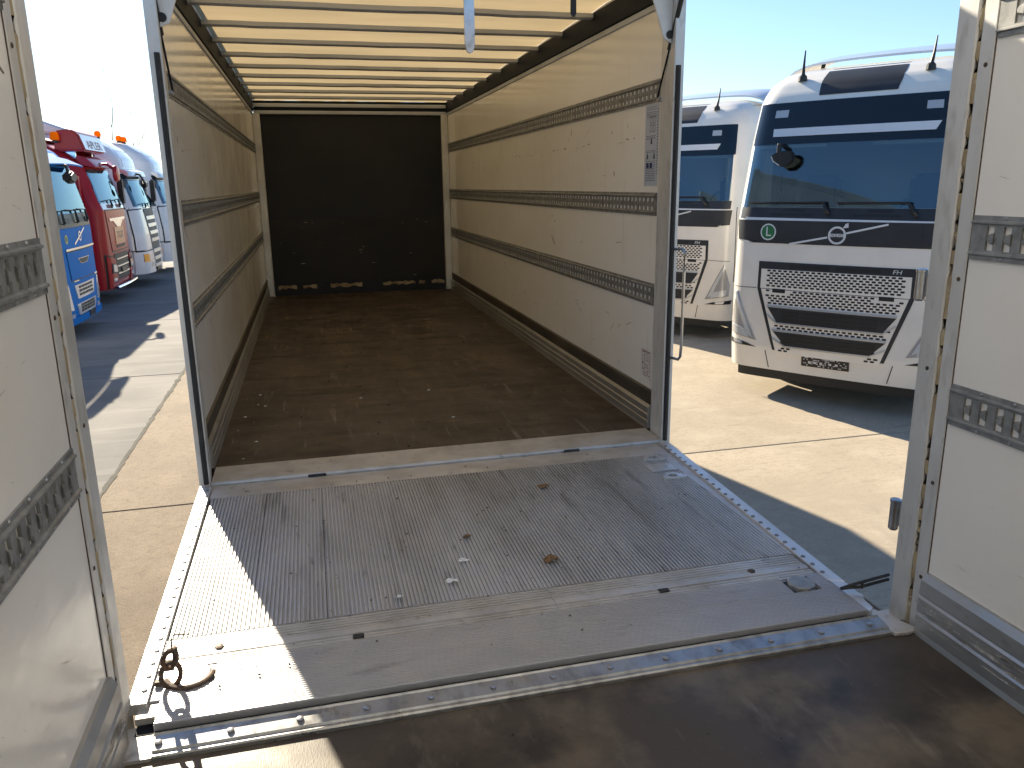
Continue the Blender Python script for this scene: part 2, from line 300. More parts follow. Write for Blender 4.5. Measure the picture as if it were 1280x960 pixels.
# ------------------------------------------------------------------ the box we look into
L = 6.80
fb = thing('cargo_box', (0, 3.3, G), 'long cream walled cargo box with dark end wall and translucent ribbed roof', 'truck box', world=True)
for i in range(5):
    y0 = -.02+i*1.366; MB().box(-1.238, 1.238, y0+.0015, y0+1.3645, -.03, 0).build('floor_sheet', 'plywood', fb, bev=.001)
MB().box(-1.238, 1.238, -.02, L, -.06, -.031).build('floor_frame', 'dark_metal', fb)
for s in (-1, 1):
    x = s*1.24
    MB().box(min(x, s*1.252), max(x, s*1.252), -.02, L+.04, -.06, 2.4565).build('side_wall', 'grp', fb)
    MB().box(min(s*1.2525, s*1.257), max(s*1.2525, s*1.257), -.021, L+.04, -.15, 2.4565).build('outer_panel', 'outer_skin', fb)
    for z0, z1 in ((1.832, 1.9485), (1.229, 1.3555), (.7247, .8514)): slotted_rail(x, s, .0, L-.01, z0, z1, fb)
    kick_profile(fb, s, x, -.02, L-.09, .0005, .14)
    m = MB().box(min(s*1.2405, s*1.222), max(s*1.2405, s*1.222), -.021, L, 2.335, 2.468); m.build('cant_rail', 'dark_metal', fb, bev=.004)
    MB().box(min(s*1.2405, s*1.230), max(s*1.2405, s*1.230), -.02, L, 2.300, 2.333).build('cant_trim', 'bow', fb, bev=.003)
    # corner post at the far end
    MB().box(min(s*1.15, s*1.239), max(s*1.15, s*1.239), L-.085, L-.001, .0, 2.312).build('end_post', 'alu_post', fb, bev=.008)
    # rear frame post with rubber seal
    MB().prism([(s*1.239, -.0225), (s*1.218, -.05), (s*1.200, -.245), (s*1.254, -.245), (s*1.254, -.0225)], 'z', -.10, 2.56).build('rear_post', 'alu_post', fb, bev=.004)
    MB().prism([(s*1.208, -.2455), (s*1.210, -.258), (s*1.220, -.263), (s*1.231, -.258), (s*1.233, -.2455)], 'z', .0, 1.98).build('door_seal', 'rubber', fb)
    # gusset plate
    g = MB().prism([(s*1.203, 2.09), (s*1.160, 2.11), (s*1.04, 2.44), (s*1.203, 2.44)], 'y', -.20, -.188).build('gusset', 'white_paint', fb, bev=.003)
    MB().lathe([(.02, 0), (.02, .012), (.012, .015)], (s*1.19, -.206, 2.13), 'y', 10).build('gusset_cap', 'rubber', fb)
    # gas strut of the raised end flap
    a = Vector((s*1.20, -.05, 1.842)); b = Vector((s*1.22, -.43, 2.585)); mid = a.lerp(b, .30)
    st = MB().tube([mid, b], .012, 10).build('gas_strut', 'rubber', fb, smooth=True); rod = MB().tube([a, mid], .005, 8).build('rod', 'dark_metal', None, smooth=True); rod.parent = st
    bl = MB().lathe([(.012, -.014), (.014, 0), (.012, .014)], (s*1.212, -.05, 1.838), 'x', 10).build('ball_joint', 'steel', None, smooth=True); bl.parent = st
for a, b in ((0., .1695), (.17, .9865), (.987, 2.30)): MB().box(-1.149, 1.149, L-.03, L, a, b).build('bulkhead_panel', 'bulkhead' if a != .17 else 'bulkhead_worn', fb)
random.seed(8); m = MB()
for i in range(16):
    x = random.uniform(-1.1, 1.1); z = random.choice((random.gauss(.93, .03), random.uniform(.2, .9), random.gauss(.55, .05))); w = random.uniform(.006, .035); h_ = random.uniform(.002, .006)
    m.add([(x-w, L-.0325, z-h_), (x+w*.8, L-.0325, z-h_*.6), (x+w, L-.0325, z+h_*.3), (x-w*.6, L-.0325, z+h_)], [(0, 1, 2, 3)])
m.build('chips', 'scuff', fb)['kind'] = 'stuff'
random.seed(11); xx = -1.1          # chipped rubbing strip on the end wall
for a, b in ((-1.10, -.86), (-.78, -.60), (-.42, .0), (.28, .72), (.78, .86), (.95, 1.13)):
    n = 10; top = [(a+(b-a)*i/n, .135+random.uniform(-.012, .01)) for i in range(n+1)]; bot = [(a+(b-a)*i/n, .09+random.uniform(-.012, .014)) for i in range(n+1)][::-1]
    MB().prism(top+bot, 'y', L-.032, L-.0305).build('worn_edge', 'sealant', fb)
for i, (z0, z1, d) in enumerate(((2.301, 2.345, .05), (2.346, 2.385, .035), (2.386, 2.43, .05), (2.431, 2.465, .03))):
    MB().box(-1.221, 1.221, L-d-.03, L+.03, z0, z1).build('front_header', 'bow' if i % 2 == 0 else 'dark_metal', fb, bev=.006)
for k in range(-1, 9):
    y = 1.05+.637*k
    m = MB(); n = 14; V = []; F = []
    sec = [(-.029, .0), (-.029, -.026), (-.014, -.034), (.014, -.034), (.029, -.026), (.029, 0)]
    for i in range(n+1):
        x = -1.22+2.44*i/n; dz = random.uniform(-.002, .002)
        V += [(x, y+p, 2.462+q+dz) for p, q in sec]
    for i in range(n): F += [(i*6+j, i*6+(j+1) % 6, (i+1)*6+(j+1) % 6, (i+1)*6+j) for j in range(6)]
    F += [tuple(range(6)), tuple(range(n*6, n*6+6))[::-1]]
    m.add(V, F).build('roof_bow', 'bow', fb, smooth=True, angle=30)
m = MB(); nx, ny = 24, 96
m.add([(-1.22+2.44*i/nx, -.22+(L+.22)*j/ny, 2.470+.010*math.sin(math.pi*((-.22+(L+.22)*j/ny-1.05) % .637)/.637)+random.uniform(-.0015, .0015)) for j in range(ny+1) for i in range(nx+1)],
      [(j*(nx+1)+i, j*(nx+1)+i+1, (j+1)*(nx+1)+i+1, (j+1)*(nx+1)+i) for j in range(ny) for i in range(nx)])
m.build('roof_sheet', 'roof_fabric', fb, smooth=True)
for s in (-1, 1): MB().box(min(s*1.221, s*1.262), max(s*1.221, s*1.262), -.02, L+.03, 2.457, 2.56).build('roof_edge', 'alu_post', fb, bev=.01)
MB().box(-1.199, 1.199, -.25, -.185, 2.445, 2.56).build('rear_header', 'alu_post', fb, bev=.006)
fl = MB().box(-1.25, 1.25, -.83, -.18, 2.562, 2.60).build('raised_flap', 'outer_skin', fb, bev=.005)
# pull bar and strap hanging from the header
pb = MB(); pb.prism([(.128, 2.46), (.128, 2.05), (.137, 2.015), (.152, 2.008), (.167, 2.015), (.176, 2.05), (.176, 2.46)], 'y', -.262, -.252)
pb.box(.138, .166, -.2515, -.2510, 2.04, 2.44)
pb.build('pull_bar', 'steel', fb, bev=.003)
MB().prism([(.648, 2.46), (.646, 2.20), (.654, 2.185), (.668, 2.185), (.674, 2.20), (.672, 2.46)], 'y', -.262, -.254).build('pull_strap', 'rubber', fb)
# sill, stops and hand rail
m = MB(); m.prism([(-.252, -.10), (-.252, -.004), (-.244, .004), (-.022, .006), (-.022, -.10)], 'x', -1.199, 1.199); m.build('rear_sill', 'alu_sill', fb, bev=.002)
for x in (-.69, .665): MB().box(x-.045, x+.045, -.262, -.2525, -.030, .001).build('door_stop', 'rubber', fb, bev=.004)
hr = [(1.243, -.246, 1.064), (1.262, -.29, 1.070), (1.270, -.305, 1.05)]+[(1.270, -.305, 1.05-.1*i) for i in range(1, 6)]+[(1.268, -.302, .49), (1.262, -.29, .472), (1.243, -.246, .474)]
MB().tube(hr, .008, 10).build('grab_handle', 'steel', fb, smooth=True)
# printed labels on the right wall
x = 1.2385
lb = MB().add([(x, .006, 1.392), (x, .186, 1.392), (x, .186, 1.826), (x, .006, 1.826)], [(0, 1, 2, 3)]).build('information_label', 'label_blue', fb)
pr = MB(); X2 = 1.2375; random.seed(5)
def pq(m, ya, yb, za, zb, xx=X2): m.add([(xx, ya, za), (xx, yb, za), (xx, yb, zb), (xx, ya, zb)], [(0, 1, 2, 3)])
for z in [1.812, 1.80]+[1.785-.009*i for i in range(4)]+[1.66-.008*i for i in range(3)]+[1.582-.008*i for i in range(2)]+[1.525-.0095*i for i in range(12)]:
    y = .165
    while y > .04:
        w = random.uniform(.01, .035); pq(pr, max(.035, y-w), y, z-.0013, z+.0013); y -= w+.006
for a, b in ((.05, .08), (.09, .12)):
    for z in (1.70, 1.745): pq(pr, a, b, z-.02, z-.017); pq(pr, a, b, z+.015, z+.018); pq(pr, a, a+.003, z-.017, z+.015); pq(pr, b-.003, b, z-.017, z+.015)
for y, z in ((.095, 1.635), (.145, 1.555), (.055, 1.555)):
    pr.add([(X2, y-.012, z-.018), (X2, y+.012, z-.018), (X2, y+.008, z+.004), (X2, y, z+.018), (X2, y-.008, z+.004)], [(0, 1, 2, 3, 4)])
for i in range(22): z = 1.46+.016*i; pq(pr, .012, .022, z-.003, z+.003)
p_ = pr.build('print', 'print_dark', None); p_.parent = lb
bq = MB(); pq(bq, .125, .158, 1.488, 1.517); pq(bq, .078, .111, 1.488, 1.517); b_ = bq.build('blue_symbols', 'print_blue', None); b_.parent = lb
lb2 = MB().add([(x, .012, .27), (x, .150, .30), (x, .156, .455), (x, .018, .445)], [(0, 1, 2, 3)]).build('small_label', 'label_white', fb)
pr = MB()
for i in range(10):
    for j in range(5):
        if random.random() < .75:
            y = .03+j*.025; z = .30+i*.015+random.uniform(-.004, .004); w = random.uniform(.003, .009); pq(pr, y-w, y+w, z-.003, z+.003)
pq(pr, .018, .15, .441, .446); p_ = pr.build('print', 'print_red', None); p_.parent = lb2
random.seed(41)
for s in (-1, 1):
    m = MB(); X3 = s*1.2393
    def mark(y, z, ly, lz, tilt=0):
        n = 7; pts = []
        for k in range(2*n):
            a = math.pi*k/n; pts.append((y+ly*math.cos(a)*random.uniform(.6, 1.1)-tilt*lz*math.sin(a), z+lz*math.sin(a)*random.uniform(.5, 1.1)+tilt*ly*math.cos(a)))
        m.add([(X3, *p) for p in pts], [tuple(range(2*n))])
    y = .35
    while y < 5.6:
        z = 1.655 if s > 0 else 1.60
        for q in range(random.choice((1, 2, 2))): mark(y+q*.10, z+random.uniform(-.012, .012), random.uniform(.015, .04), random.uniform(.003, .007), random.uniform(-.1, .1))
        mark(y+.2, z+random.uniform(-.01, .01), random.uniform(.08, .2), .0012, random.uniform(-.05, .05)); y += random.uniform(.5, .8)
    for q in range(46):
        z = random.choice((random.uniform(.28, .68), random.uniform(.88, 1.2), random.uniform(1.40, 1.80))); y = abs(random.gauss(.2, 2.2))
        if y > 6.4: continue
        if random.random() < .5: mark(y, z, random.uniform(.003, .012), random.uniform(.004, .03), random.uniform(-.4, .4))
        else: mark(y, z, random.uniform(.02, .07), random.uniform(.001, .003), random.uniform(-.7, .7))
    m.build('scuff_marks', 'scuff', fb)['kind'] = 'stuff'
# running gear and cab behind the end wall (they block the low sun)
for s in (-1, 1): MB().box(min(s*.34, s*.43), max(s*.34, s*.43), .2, L+2.2, -.42, -.16).build('chassis_rail', 'dark_metal', fb, bev=.01)
for y in (.5, 1.6, 2.7, 3.8, 4.9, 6.0): MB().box(-1.2, 1.2, y-.05, y+.05, -.158, -.062).build('cross_member', 'dark_metal', fb)
for y in (2.0, 3.3): wheel_pair(fb, y, G+.50, 1.02, .5, .32)
wheel_pair(fb, L+1.5, G+.5, 1.05, .5, .3)
MB().box(-1.22, 1.22, L+.5, L+2.6, -.75, 1.9).build('cab', 'paint_white', fb, bev=.12, seg=3, smooth=True)
MB().box(-1.15, 1.15, L+2.4, L+2.615, .75, 1.6).build('cab_windscreen', 'glass_dark', fb, bev=.03)

# ------------------------------------------------------------------ loading bridge between the two boxes
lbg = thing('loading_bridge', (0, -1.2, -.06), 'ribbed aluminium loading bridge lying between the two open boxes', 'loading bridge', world=True)
MB().box(-1.20, 1.15, -2.10, -.30, -.075, -.035).build('under_frame', 'dark_metal', lbg)
# transition plate next to the sill
m = MB(); m.prism([(-.440, -.03), (-.440, -.008), (-.40, -.004), (-.345, -.004), (-.34, -.010), (-.262, -.012), (-.258, -.03)], 'x', -1.185, 1.155); m.build('transition_plate', 'alu_sill', lbg)
# ribbed deck planks
nb = 9; X0, X1 = -1.178, 1.100; pw = (X1-X0)/nb; nr = 17
for b in range(nb):
    pl = []; a = X0+b*pw+.0008; rp = (pw-.0016)/nr
    for i in range(nr): q = a+i*rp; pl += [(q, -.0095), (q+rp*.30, -.0095), (q+rp*.42, -.0020), (q+rp*.86, -.0020)]
    pl += [(a+pw-.0016, -.0095), (a+pw-.0016, -.034), (a, -.034)]
    ang = .055*(b-4)/4   # the right hand planks run out slightly skewed to the edge strip
    MB().prism(pl, 'y', -1.672, -.446).build('deck_plank', 'alu_deck', lbg)
# wedge filler right and left so that the deck meets the edge strips
MB().prism([(1.1005, -1.672), (1.1005, -.446), (1.166, -.446), (1.106, -1.672)], 'z', -.034, -.006).build('deck_filler', 'alu_deck', lbg)
# hinge strip, grooved along its length
pl = [(-1.845, -.034)]; y = -1.845
for i in range(3): pl += [(y, -.003), (y+.009, -.003), (y+.011, -.009), (y+.015, -.009)]; y += .017
pl += [(y, -.001), (y+.028, .001), (y+.030, -.008), (y+.036, -.008)]; y += .038
for i in range(5): pl += [(y, -.003), (y+.009, -.003), (y+.011, -.009), (y+.015, -.009)]; y += .0165
pl += [(-1.6745, -.003), (-1.6745, -.034)]
for a, b in ((-1.180, -1.06), (-1.0595, -.955), (-.9545, .098), (.0985, .83), (.8305, .955), (.9555, 1.094)): MB().prism(pl, 'x', a, b-.0006).build('hinge_strip', 'alu_sill', lbg)
for x, y in ((-.578, -1.818), (.497, -1.809)): MB().box(x-.018, x+.018, y-.011, y+.011, -.004, .0035).build('hinge_slot', 'rubber', lbg, bev=.002)
for x in (-1.01, .87): MB().lathe([(.016, .001), (.014, .006), (.006, .008)], (x, -1.765, -.002), 'z', 6).build('hinge_bolt', 'rust_steel', lbg)
# fine ribbed front flap with two cut corners
def flap(x0, x1, y0, y1, z):
    pl = [(y0, z-.022)]; y = y0; st = .0105
    while y < y1-.003:
        e = min(y+st, y1); pl += [(y, z-.003), (y+st*.25, z-.003), (y+st*.4, z), (y+st*.9 if e == y+st else e, z)]; y += st
    pl += [(y1, z-.022)]
    return MB().prism(pl, 'x', x0, x1).build('front_flap', 'alu_flap', lbg)
flap(-1.005, .93, -1.952, -1.848, .003); flap(-1.145, 1.10, -2.116, -1.9525, .003); flap(1.04, 1.10, -1.952, -1.848, .003)
flap(-1.178, -1.0055, -1.995, -1.848, -.006); flap(.9305, 1.0395, -1.952, -1.848, -.006)
MB().box(-1.205, -1.146, -2.06, -1.996, -.034, -.012).build('corner_plate', 'alu_sill', lbg, bev=.002)
MB().box(-1.145, 1.10, -2.1275, -2.1165, -.04, -.020).build('edge_gap', 'rubber', lbg)
MB().prism([(-2.205, -.0465), (-2.205, -.036), (-2.200, -.032), (-2.190, -.032), (-2.186, -.026), (-2.136, -.018), (-2.131, -.014), (-2.128, -.014), (-2.128, -.0465)], 'x', -1.14, 1.13).build('edge_angle', 'edge_bar', lbg)
b0 = None
for i in range(13):
    x = -1.127+.1835*i
    if x > 1.12: break
    if b0 is None: b0 = MB().lathe([(.010, 0), (.010, .004), (.005, .0065)], (0, 0, 0), 'z', 10).build('bolt', 'bolt', lbg, smooth=True); b0.location = Vector((x, -2.162, -.022))-lbg.location
    else: inst(b0, lbg, (x, -2.162, -.022))
# edge strips with rivets
es = []
for name, q in (('l', [(-1.233, -2.012), (-1.179, -2.015), (-1.190, -.30), (-1.247, -.278)]), ('r', [(1.096, -1.90), (1.150, -1.93), (1.222, -.278), (1.168, -.30)])):
    es.append(MB().prism(q, 'z', -.030, .0045).build('edge_strip', 'alu_edge', lbg, bev=.002))
r0 = None
for sgn in (-1, 1):
    for i in range(24):
        t = (i+.5)/24
        if sgn < 0: p = (-1.196-.008*t, -1.985+1.66*t)
        else: p = (1.112+.062*t, -1.88+1.55*t)
        if r0 is None: r0 = MB().lathe([(.0095, 0), (.008, .0035), (.0035, .005)], (0, 0, 0), 'z', 8).build('rivet', 'rivet', es[0], smooth=True); r0.location = Vector((*p, .0045))
        else: c = r0.copy(); COL.objects.link(c); c.parent = es[0 if sgn < 0 else 1]; c.location = Vector((*p, .0045))
es0 = es[0]
for e in es:
    for c in e.children: c.location = c.location          # edge strip meshes sit in world coordinates
# chewed right-hand corner
random.seed(21); q = [(1.100, -2.128), (1.102, -1.903)]+[(1.149+random.uniform(-.008, .004), -1.925-.02*i) for i in range(6)]+[(1.13+random.uniform(-.01, .01), -2.05-.02*i) for i in range(4)]
MB().prism(q, 'z', -.03, .003).build('bent_corner', 'alu_edge', lbg)
# lashing cups, cap, lugs, name plate
cp = MB().lathe([(.062, -.006), (.062, .004), (.056, .010), (.030, .014), (.0, .015)], (-1.078, -1.905, 0), 'z', 28).build('round_cap', 'alu_edge', lbg, smooth=True)
cr = MB().tube([(-1.078+.066*math.cos(a), -1.905+.066*math.sin(a), .006) for a in [R(-165+15*i) for i in range(12)]], .008, 8).build('cap_ring', 'rust_steel', None, smooth=True); cr.parent = cp
MB().box(-1.175, -1.12, -1.93, -1.912, -.004, .01).build('latch_pin', 'rust_steel', lbg, bev=.003)
ct = MB().lathe([(.050, -.008), (.050, .010), (.044, .014), (.030, .012), (.0, .012)], (.985, -1.905, 0), 'z', 8).build('lock_cup', 'galv', lbg, smooth=True)
MB().box(.935, 1.035, -1.95, -1.86, -.012, -.0055).build('lock_recess', 'dark_metal', lbg)
MB().box(.945, 1.085, -.70, -.60, -.002, .003).build('type_plate', 'alu_edge', lbg, bev=.002)
for cx, cy in ((1.020, -.785), (1.030, -.513)):
    m = MB(); o_ = [(-.07, -.03), (.06, -.045), (.075, -.02), (.02, .05), (-.03, .052), (-.07, .0)]; n = len(o_)
    hl = [(.028*math.cos(2*math.pi*k/n-2.4), .024*math.sin(2*math.pi*k/n-2.4)) for k in range(n)]
    V = [(cx+p[0]*.85, cy+p[1]*.75, z) for z in (-.002, .008) for p in o_]+[(cx+p[0]-.005, cy+p[1], z) for z in (-.002, .008) for p in hl]
    F = []
    for k in range(n):
        j = (k+1) % n; F += [(k, j, n+j, n+k), (2*n+k, 3*n+k, 3*n+j, 2*n+j), (n+k, n+j, 3*n+j, 3*n+k)]
    m.add(V, F).build('lashing_lug', 'alu_edge', lbg)
# chain loop and rubber strap, litter
ch = thing('lashing_chain', (-1.118, -1.95, .006), 'short rusty chain loop standing beside the round cap on the bridge', 'chain', world=True)
def link(c, ax, bx, ry, rx, rad=.008): return [Vector(c)+ax*(ry*math.cos(2*math.pi*k/18))+bx*(rx*math.sin(2*math.pi*k/18)) for k in range(18)]
A = Vector((.10, -.10, .99)).normalized(); B = Vector((1, .15, 0)).normalized(); B2 = Vector((-.15, 1, .1)).normalized()
for k, (c, bx, ry, rx) in enumerate((((-1.120, -1.955, .046), B, .042, .027), ((-1.116, -1.960, .098), (B+B2*.4).normalized(), .030, .020), ((-1.102, -1.955, .104), B2, .024, .017))):
    MB().tube(link(c, A, bx, ry, rx), .0075, 8, closed=True).build('chain_link', 'rust_steel', ch, smooth=True)
MB().tube([(-1.108, -1.958, .125), (-1.106, -1.955, .165), (-1.10, -1.95, .17), (-1.06, -1.94, .16)], .0022, 6).build('wire', 'rust_steel', ch, smooth=True)
st = MB()
for dz in (0, .018): st.tube([(1.085, -1.99, .016), (1.11, -2.0, .022+dz*.4), (1.15, -2.01, .024+dz), (1.20, -2.015, .034+dz), (1.255, -2.02, .044+dz)], .0055, 8)
st.cyl((1.155, -2.012, .02), (1.155, -2.012, .046), .005)
tag(st.build('rubber_strap', 'rubber', smooth=True), 'black rubber strap looped from the right door post to the bridge corner', 'strap')
def scrap(name, c, r, mname, label, cat, grp, seed, hz=.012):
    random.seed(seed); n = 9; m = MB(); V = [(c[0], c[1], c[2]+hz*.6)]
    for ring, k in ((.55, 1), (1, 2)):
        for i in range(n):
            a = 2*math.pi*i/n; rr = r*ring*random.uniform(.6, 1.2); V.append((c[0]+rr*1.2*math.cos(a), c[1]+rr*.8*math.sin(a), c[2]+random.uniform(0, hz)))
    F = [(0, 1+i, 1+(i+1) % n) for i in range(n)]+[(1+i, 1+n+i, 1+n+(i+1) % n, 1+(i+1) % n) for i in range(n)]
    return tag(m.add(V, F).build(name, mname), label, cat, grp)
scrap('paper_scrap', (-.156, -1.391, .0), .022, 'paper', 'crumpled white paper scrap on the ribbed deck, the farther of two', 'paper scrap', 'paper scraps on the bridge', 1)
scrap('paper_scrap', (-.223, -1.543, .0), .022, 'paper', 'white paper scrap nearest the hinge strip in the middle of the deck', 'paper scrap', 'paper scraps on the bridge', 2)
scrap('paper_scrap', (-.425, -1.61, .0), .016, 'paper', 'tiny white paper scrap left of the others above the hinge strip', 'paper scrap', 'paper scraps on the bridge', 3)
scrap('dry_leaf', (.173, -1.482, .0), .028, 'leaf', 'curled brown dry leaf on the ribbed deck right of the paper scraps', 'leaf', 'dry leaves on the bridge', 4, .022)
scrap('dry_leaf', (-.10, -1.19, .0), .02, 'leaf', 'small dark leaf fragment on the deck behind the paper scraps', 'leaf', 'dry leaves on the bridge', 5, .012)
scrap('dry_leaf', (.36, -.74, .0), .026, 'leaf', 'brown leaf fragment on the far part of the ribbed deck', 'leaf', 'dry leaves on the bridge', 6, .012)
random.seed(9); m = MB()
for i in range(320):
    x = random.uniform(-1.1, 1.05); y = random.uniform(-2.0, -.35) if i < 290 else random.uniform(-3, -2.3); s = random.choice((.0015, .002, .002, .003, .003, .005)); z = -.002 if y > -1.67 else .007 if y > -2.1 else -.047
    if i % 3 == 0: x = random.gauss(-.15, .35)
    m.add([(x-s, y-s*.7, z), (x+s, y-s*.5, z), (x+s*.4, y+s, z), (x, y, z+s)], [(0, 1, 3), (1, 2, 3), (2, 0, 3)])
for i in range(60):
    x = random.uniform(-1.1, 1.1); y = random.uniform(0, 3); s = random.choice((.003, .005, .008)); m.add([(x-s, y-s*.7, .001), (x+s, y-s*.5, .001), (x+s*.4, y+s, .001), (x, y, s)], [(0, 1, 3), (1, 2, 3), (2, 0, 3)])
tag(m.build('dirt_crumbs', 'crumb'), 'dark dirt crumbs scattered over the deck and floors', 'dirt', kind='stuff')
random.seed(19); m = MB()
for i in range(22):
    x = random.choice((random.uniform(-1.17, -1.0), random.uniform(-1.1, .6))); y = abs(random.gauss(0, 1.2)); s = random.choice((.003, .004, .006, .009)); m.add([(x-s*1.6, y-s*.5, .001), (x+s*1.3, y-s*.4, .001), (x+s*.6, y+s*.6, .001), (x, y, s*.6)], [(0, 1, 3), (1, 2, 3), (2, 0, 3)])
tag(m.build('paper_flakes', 'paper'), 'small pale paper and plaster flakes on the brown box floor', 'litter', kind='stuff')

# ------------------------------------------------------------------ the box we stand in
nbx = thing('trailer_box', (0, -5.5, G), 'near cargo box with pale glossy walls framing the view on both sides', 'trailer box', world=True)
ZN = -.047; YB = -9.6
for i in range(5):
    y1 = -2.13-i*1.494; MB().box(-1.238, 1.238, y1-1.492, y1, ZN-.03, ZN).build('floor_sheet', 'plywood_near', nbx, bev=.001)
MB().box(-1.238, 1.238, YB, -2.135, ZN-.10, ZN-.031).build('floor_frame', 'dark_metal', nbx)
MB().box(-1.25, -1.141, -2.20, -2.062, ZN, ZN+.010).build('front_sill', 'alu_sill', nbx)
MB().box(-1.25, 1.25, -2.129, -2.055, ZN-.10, ZN-.004).build('front_sill', 'alu_sill', nbx)
MB().prism([(1.131, -2.215), (1.131, -2.065), (1.165, -2.065), (1.225, -2.205), (1.185, -2.222)], 'z', ZN+.001, ZN+.016).build('corner_plate', 'alu_sill', nbx, bev=.003)
for s, ye, yp in ((-1, -2.115, -1.965), (1, -2.205, -2.062)):
    x = s*1.24; xs = lambda a, b: (min(s*a, s*b), max(s*a, s*b))
    MB().box(*xs(1.24, 1.268), YB, ye-.003, ZN-.06, 2.45).build('side_wall', 'grp_grey', nbx)
    MB().box(*xs(1.2685, 1.274), YB, ye, ZN-.15, 2.48).build('outer_panel', 'outer_skin', nbx)
    # door post: two flat faces with a recessed bead of old sealant between them
    yg = ye+(yp-ye)*.40
    MB().box(*xs(1.236, 1.30), ye, yg-.0055, ZN-.03, 2.5).build('door_post', 'alu_post', nbx, bev=.003)
    MB().box(*xs(1.231, 1.30), yg+.0055, yp, ZN-.06, 2.5).build('door_post', 'alu_post', nbx, bev=.005)
    m = MB(); n = 60; random.seed(31+s)
    m.tube([(s*1.2435, yg+random.uniform(-.001, .001), ZN+i*2.5/n) for i in range(n+1)], [random.uniform(.0095, .012) for i in range(n+1)], 8); m.build('sealant_bead', 'sealant', nbx, smooth=True)
    MB().box(*xs(1.2375, 1.262), ye-.0028, ye-.0002, ZN, 2.45).build('joint_line', 'rust_steel', nbx)
    for z0, z1 in ((1.832, 1.9485), (1.229, 1.3555), (.7247, .8514)): slotted_rail(x, s, -8.9, ye-.008, z0+ZN, z1+ZN, nbx, near=True)
    kick_profile(nbx, s, x, YB+.1, ye-.004, ZN+.0005, .215, dark=False)
    random.seed(50+s); m = MB(); X3 = s*1.2393; X4 = s*1.2085
    def mk(xx, y, z, ly, lz, tilt):
        n = 6; m.add([(xx, y+ly*math.cos(math.pi*k/n)*random.uniform(.6, 1.1), z+lz*math.sin(math.pi*k/n)*random.uniform(.5, 1.1)+tilt*ly*math.cos(math.pi*k/n)) for k in range(2*n)], [tuple(range(2*n))])
    for q in range(40):
        z = random.choice((random.uniform(.22, .62), random.uniform(.85, 1.15), random.uniform(1.35, 1.75)))
        mk(X3, ye-.06-abs(random.gauss(0, .7)), z, random.choice((.004, .006, .010, .014, .030))*random.uniform(.7, 1.3), random.uniform(.0005, .0014), random.uniform(-.5, .2))
    for q in range(70): mk(X4, ye-.01-abs(random.gauss(0, .6)), ZN+random.choice((.055, .085, .10, .115))+random.uniform(-.004, .004), random.uniform(.015, .09), random.uniform(.001, .004), 0)
    m.build('scuff_marks', 'scuff_soft', nbx)['kind'] = 'stuff'
    for zz, yy in ((.04, -.02), (.37, -.025), (1.02, -.03), (1.62, -.02), (.73, .03)):
        MB().lathe([(.007, -.002), (.006, .0025), (.002, .004)], (s*(1.2365 if yy < 0 else 1.2315), (ye if yy < 0 else yg)-(0 if yy < 0 else -.04)+(.022 if yy < 0 else 0), zz+.1), 'x', 8).build('post_screw', 'rust_steel', nbx)
    MB().box(*xs(1.215, 1.2405), YB, ye, 2.31, 2.42).build('cant_rail', 'dark_metal', nbx)
    MB().box(*xs(1.2105, 1.30), YB, yp, 2.4205, 2.52).build('roof_edge', 'alu_post', nbx, bev=.01)
    MB().box(*xs(1.232, 1.30), YB-.12, YB-.002, ZN-.1, 2.5).build('rear_post', 'alu_post', nbx, bev=.01)
for z, hh in ((1.085, .05), (.30, .055)):
    hg = MB().lathe([(.012, -hh), (.017, -hh+.006), (.017, hh-.01), (.019, hh-.008), (.019, hh), (.01, hh+.003)], (1.235, -2.036, z), 'z', 14).build('hinge_barrel', 'steel', nbx, smooth=True)
    h2 = MB().box(1.24, 1.31, -2.0615, -2.03, z-hh*.7, z+hh*.7).build('hinge_leaf', 'alu_post', None, bev=.004); h2.parent = hg
MB().box(-1.21, 1.21, YB, -2.0, 2.43, 2.44).build('roof_sheet', 'roof_fabric_near', nbx)
for k in range(12): MB().box(-1.21, 1.21, -2.1-.637*k-.03, -2.1-.637*k+.03, 2.38, 2.425).build('roof_bow', 'bow', nbx, bev=.006)
for s in (-1, 1): MB().box(min(s*.34, s*.43), max(s*.34, s*.43), YB+.2, -2.6, -.45, -.16).build('chassis_rail', 'dark_metal', nbx)
for y in (-5.2, -6.5): wheel_pair(nbx, y, G+.46, 1.02, .46, .32)

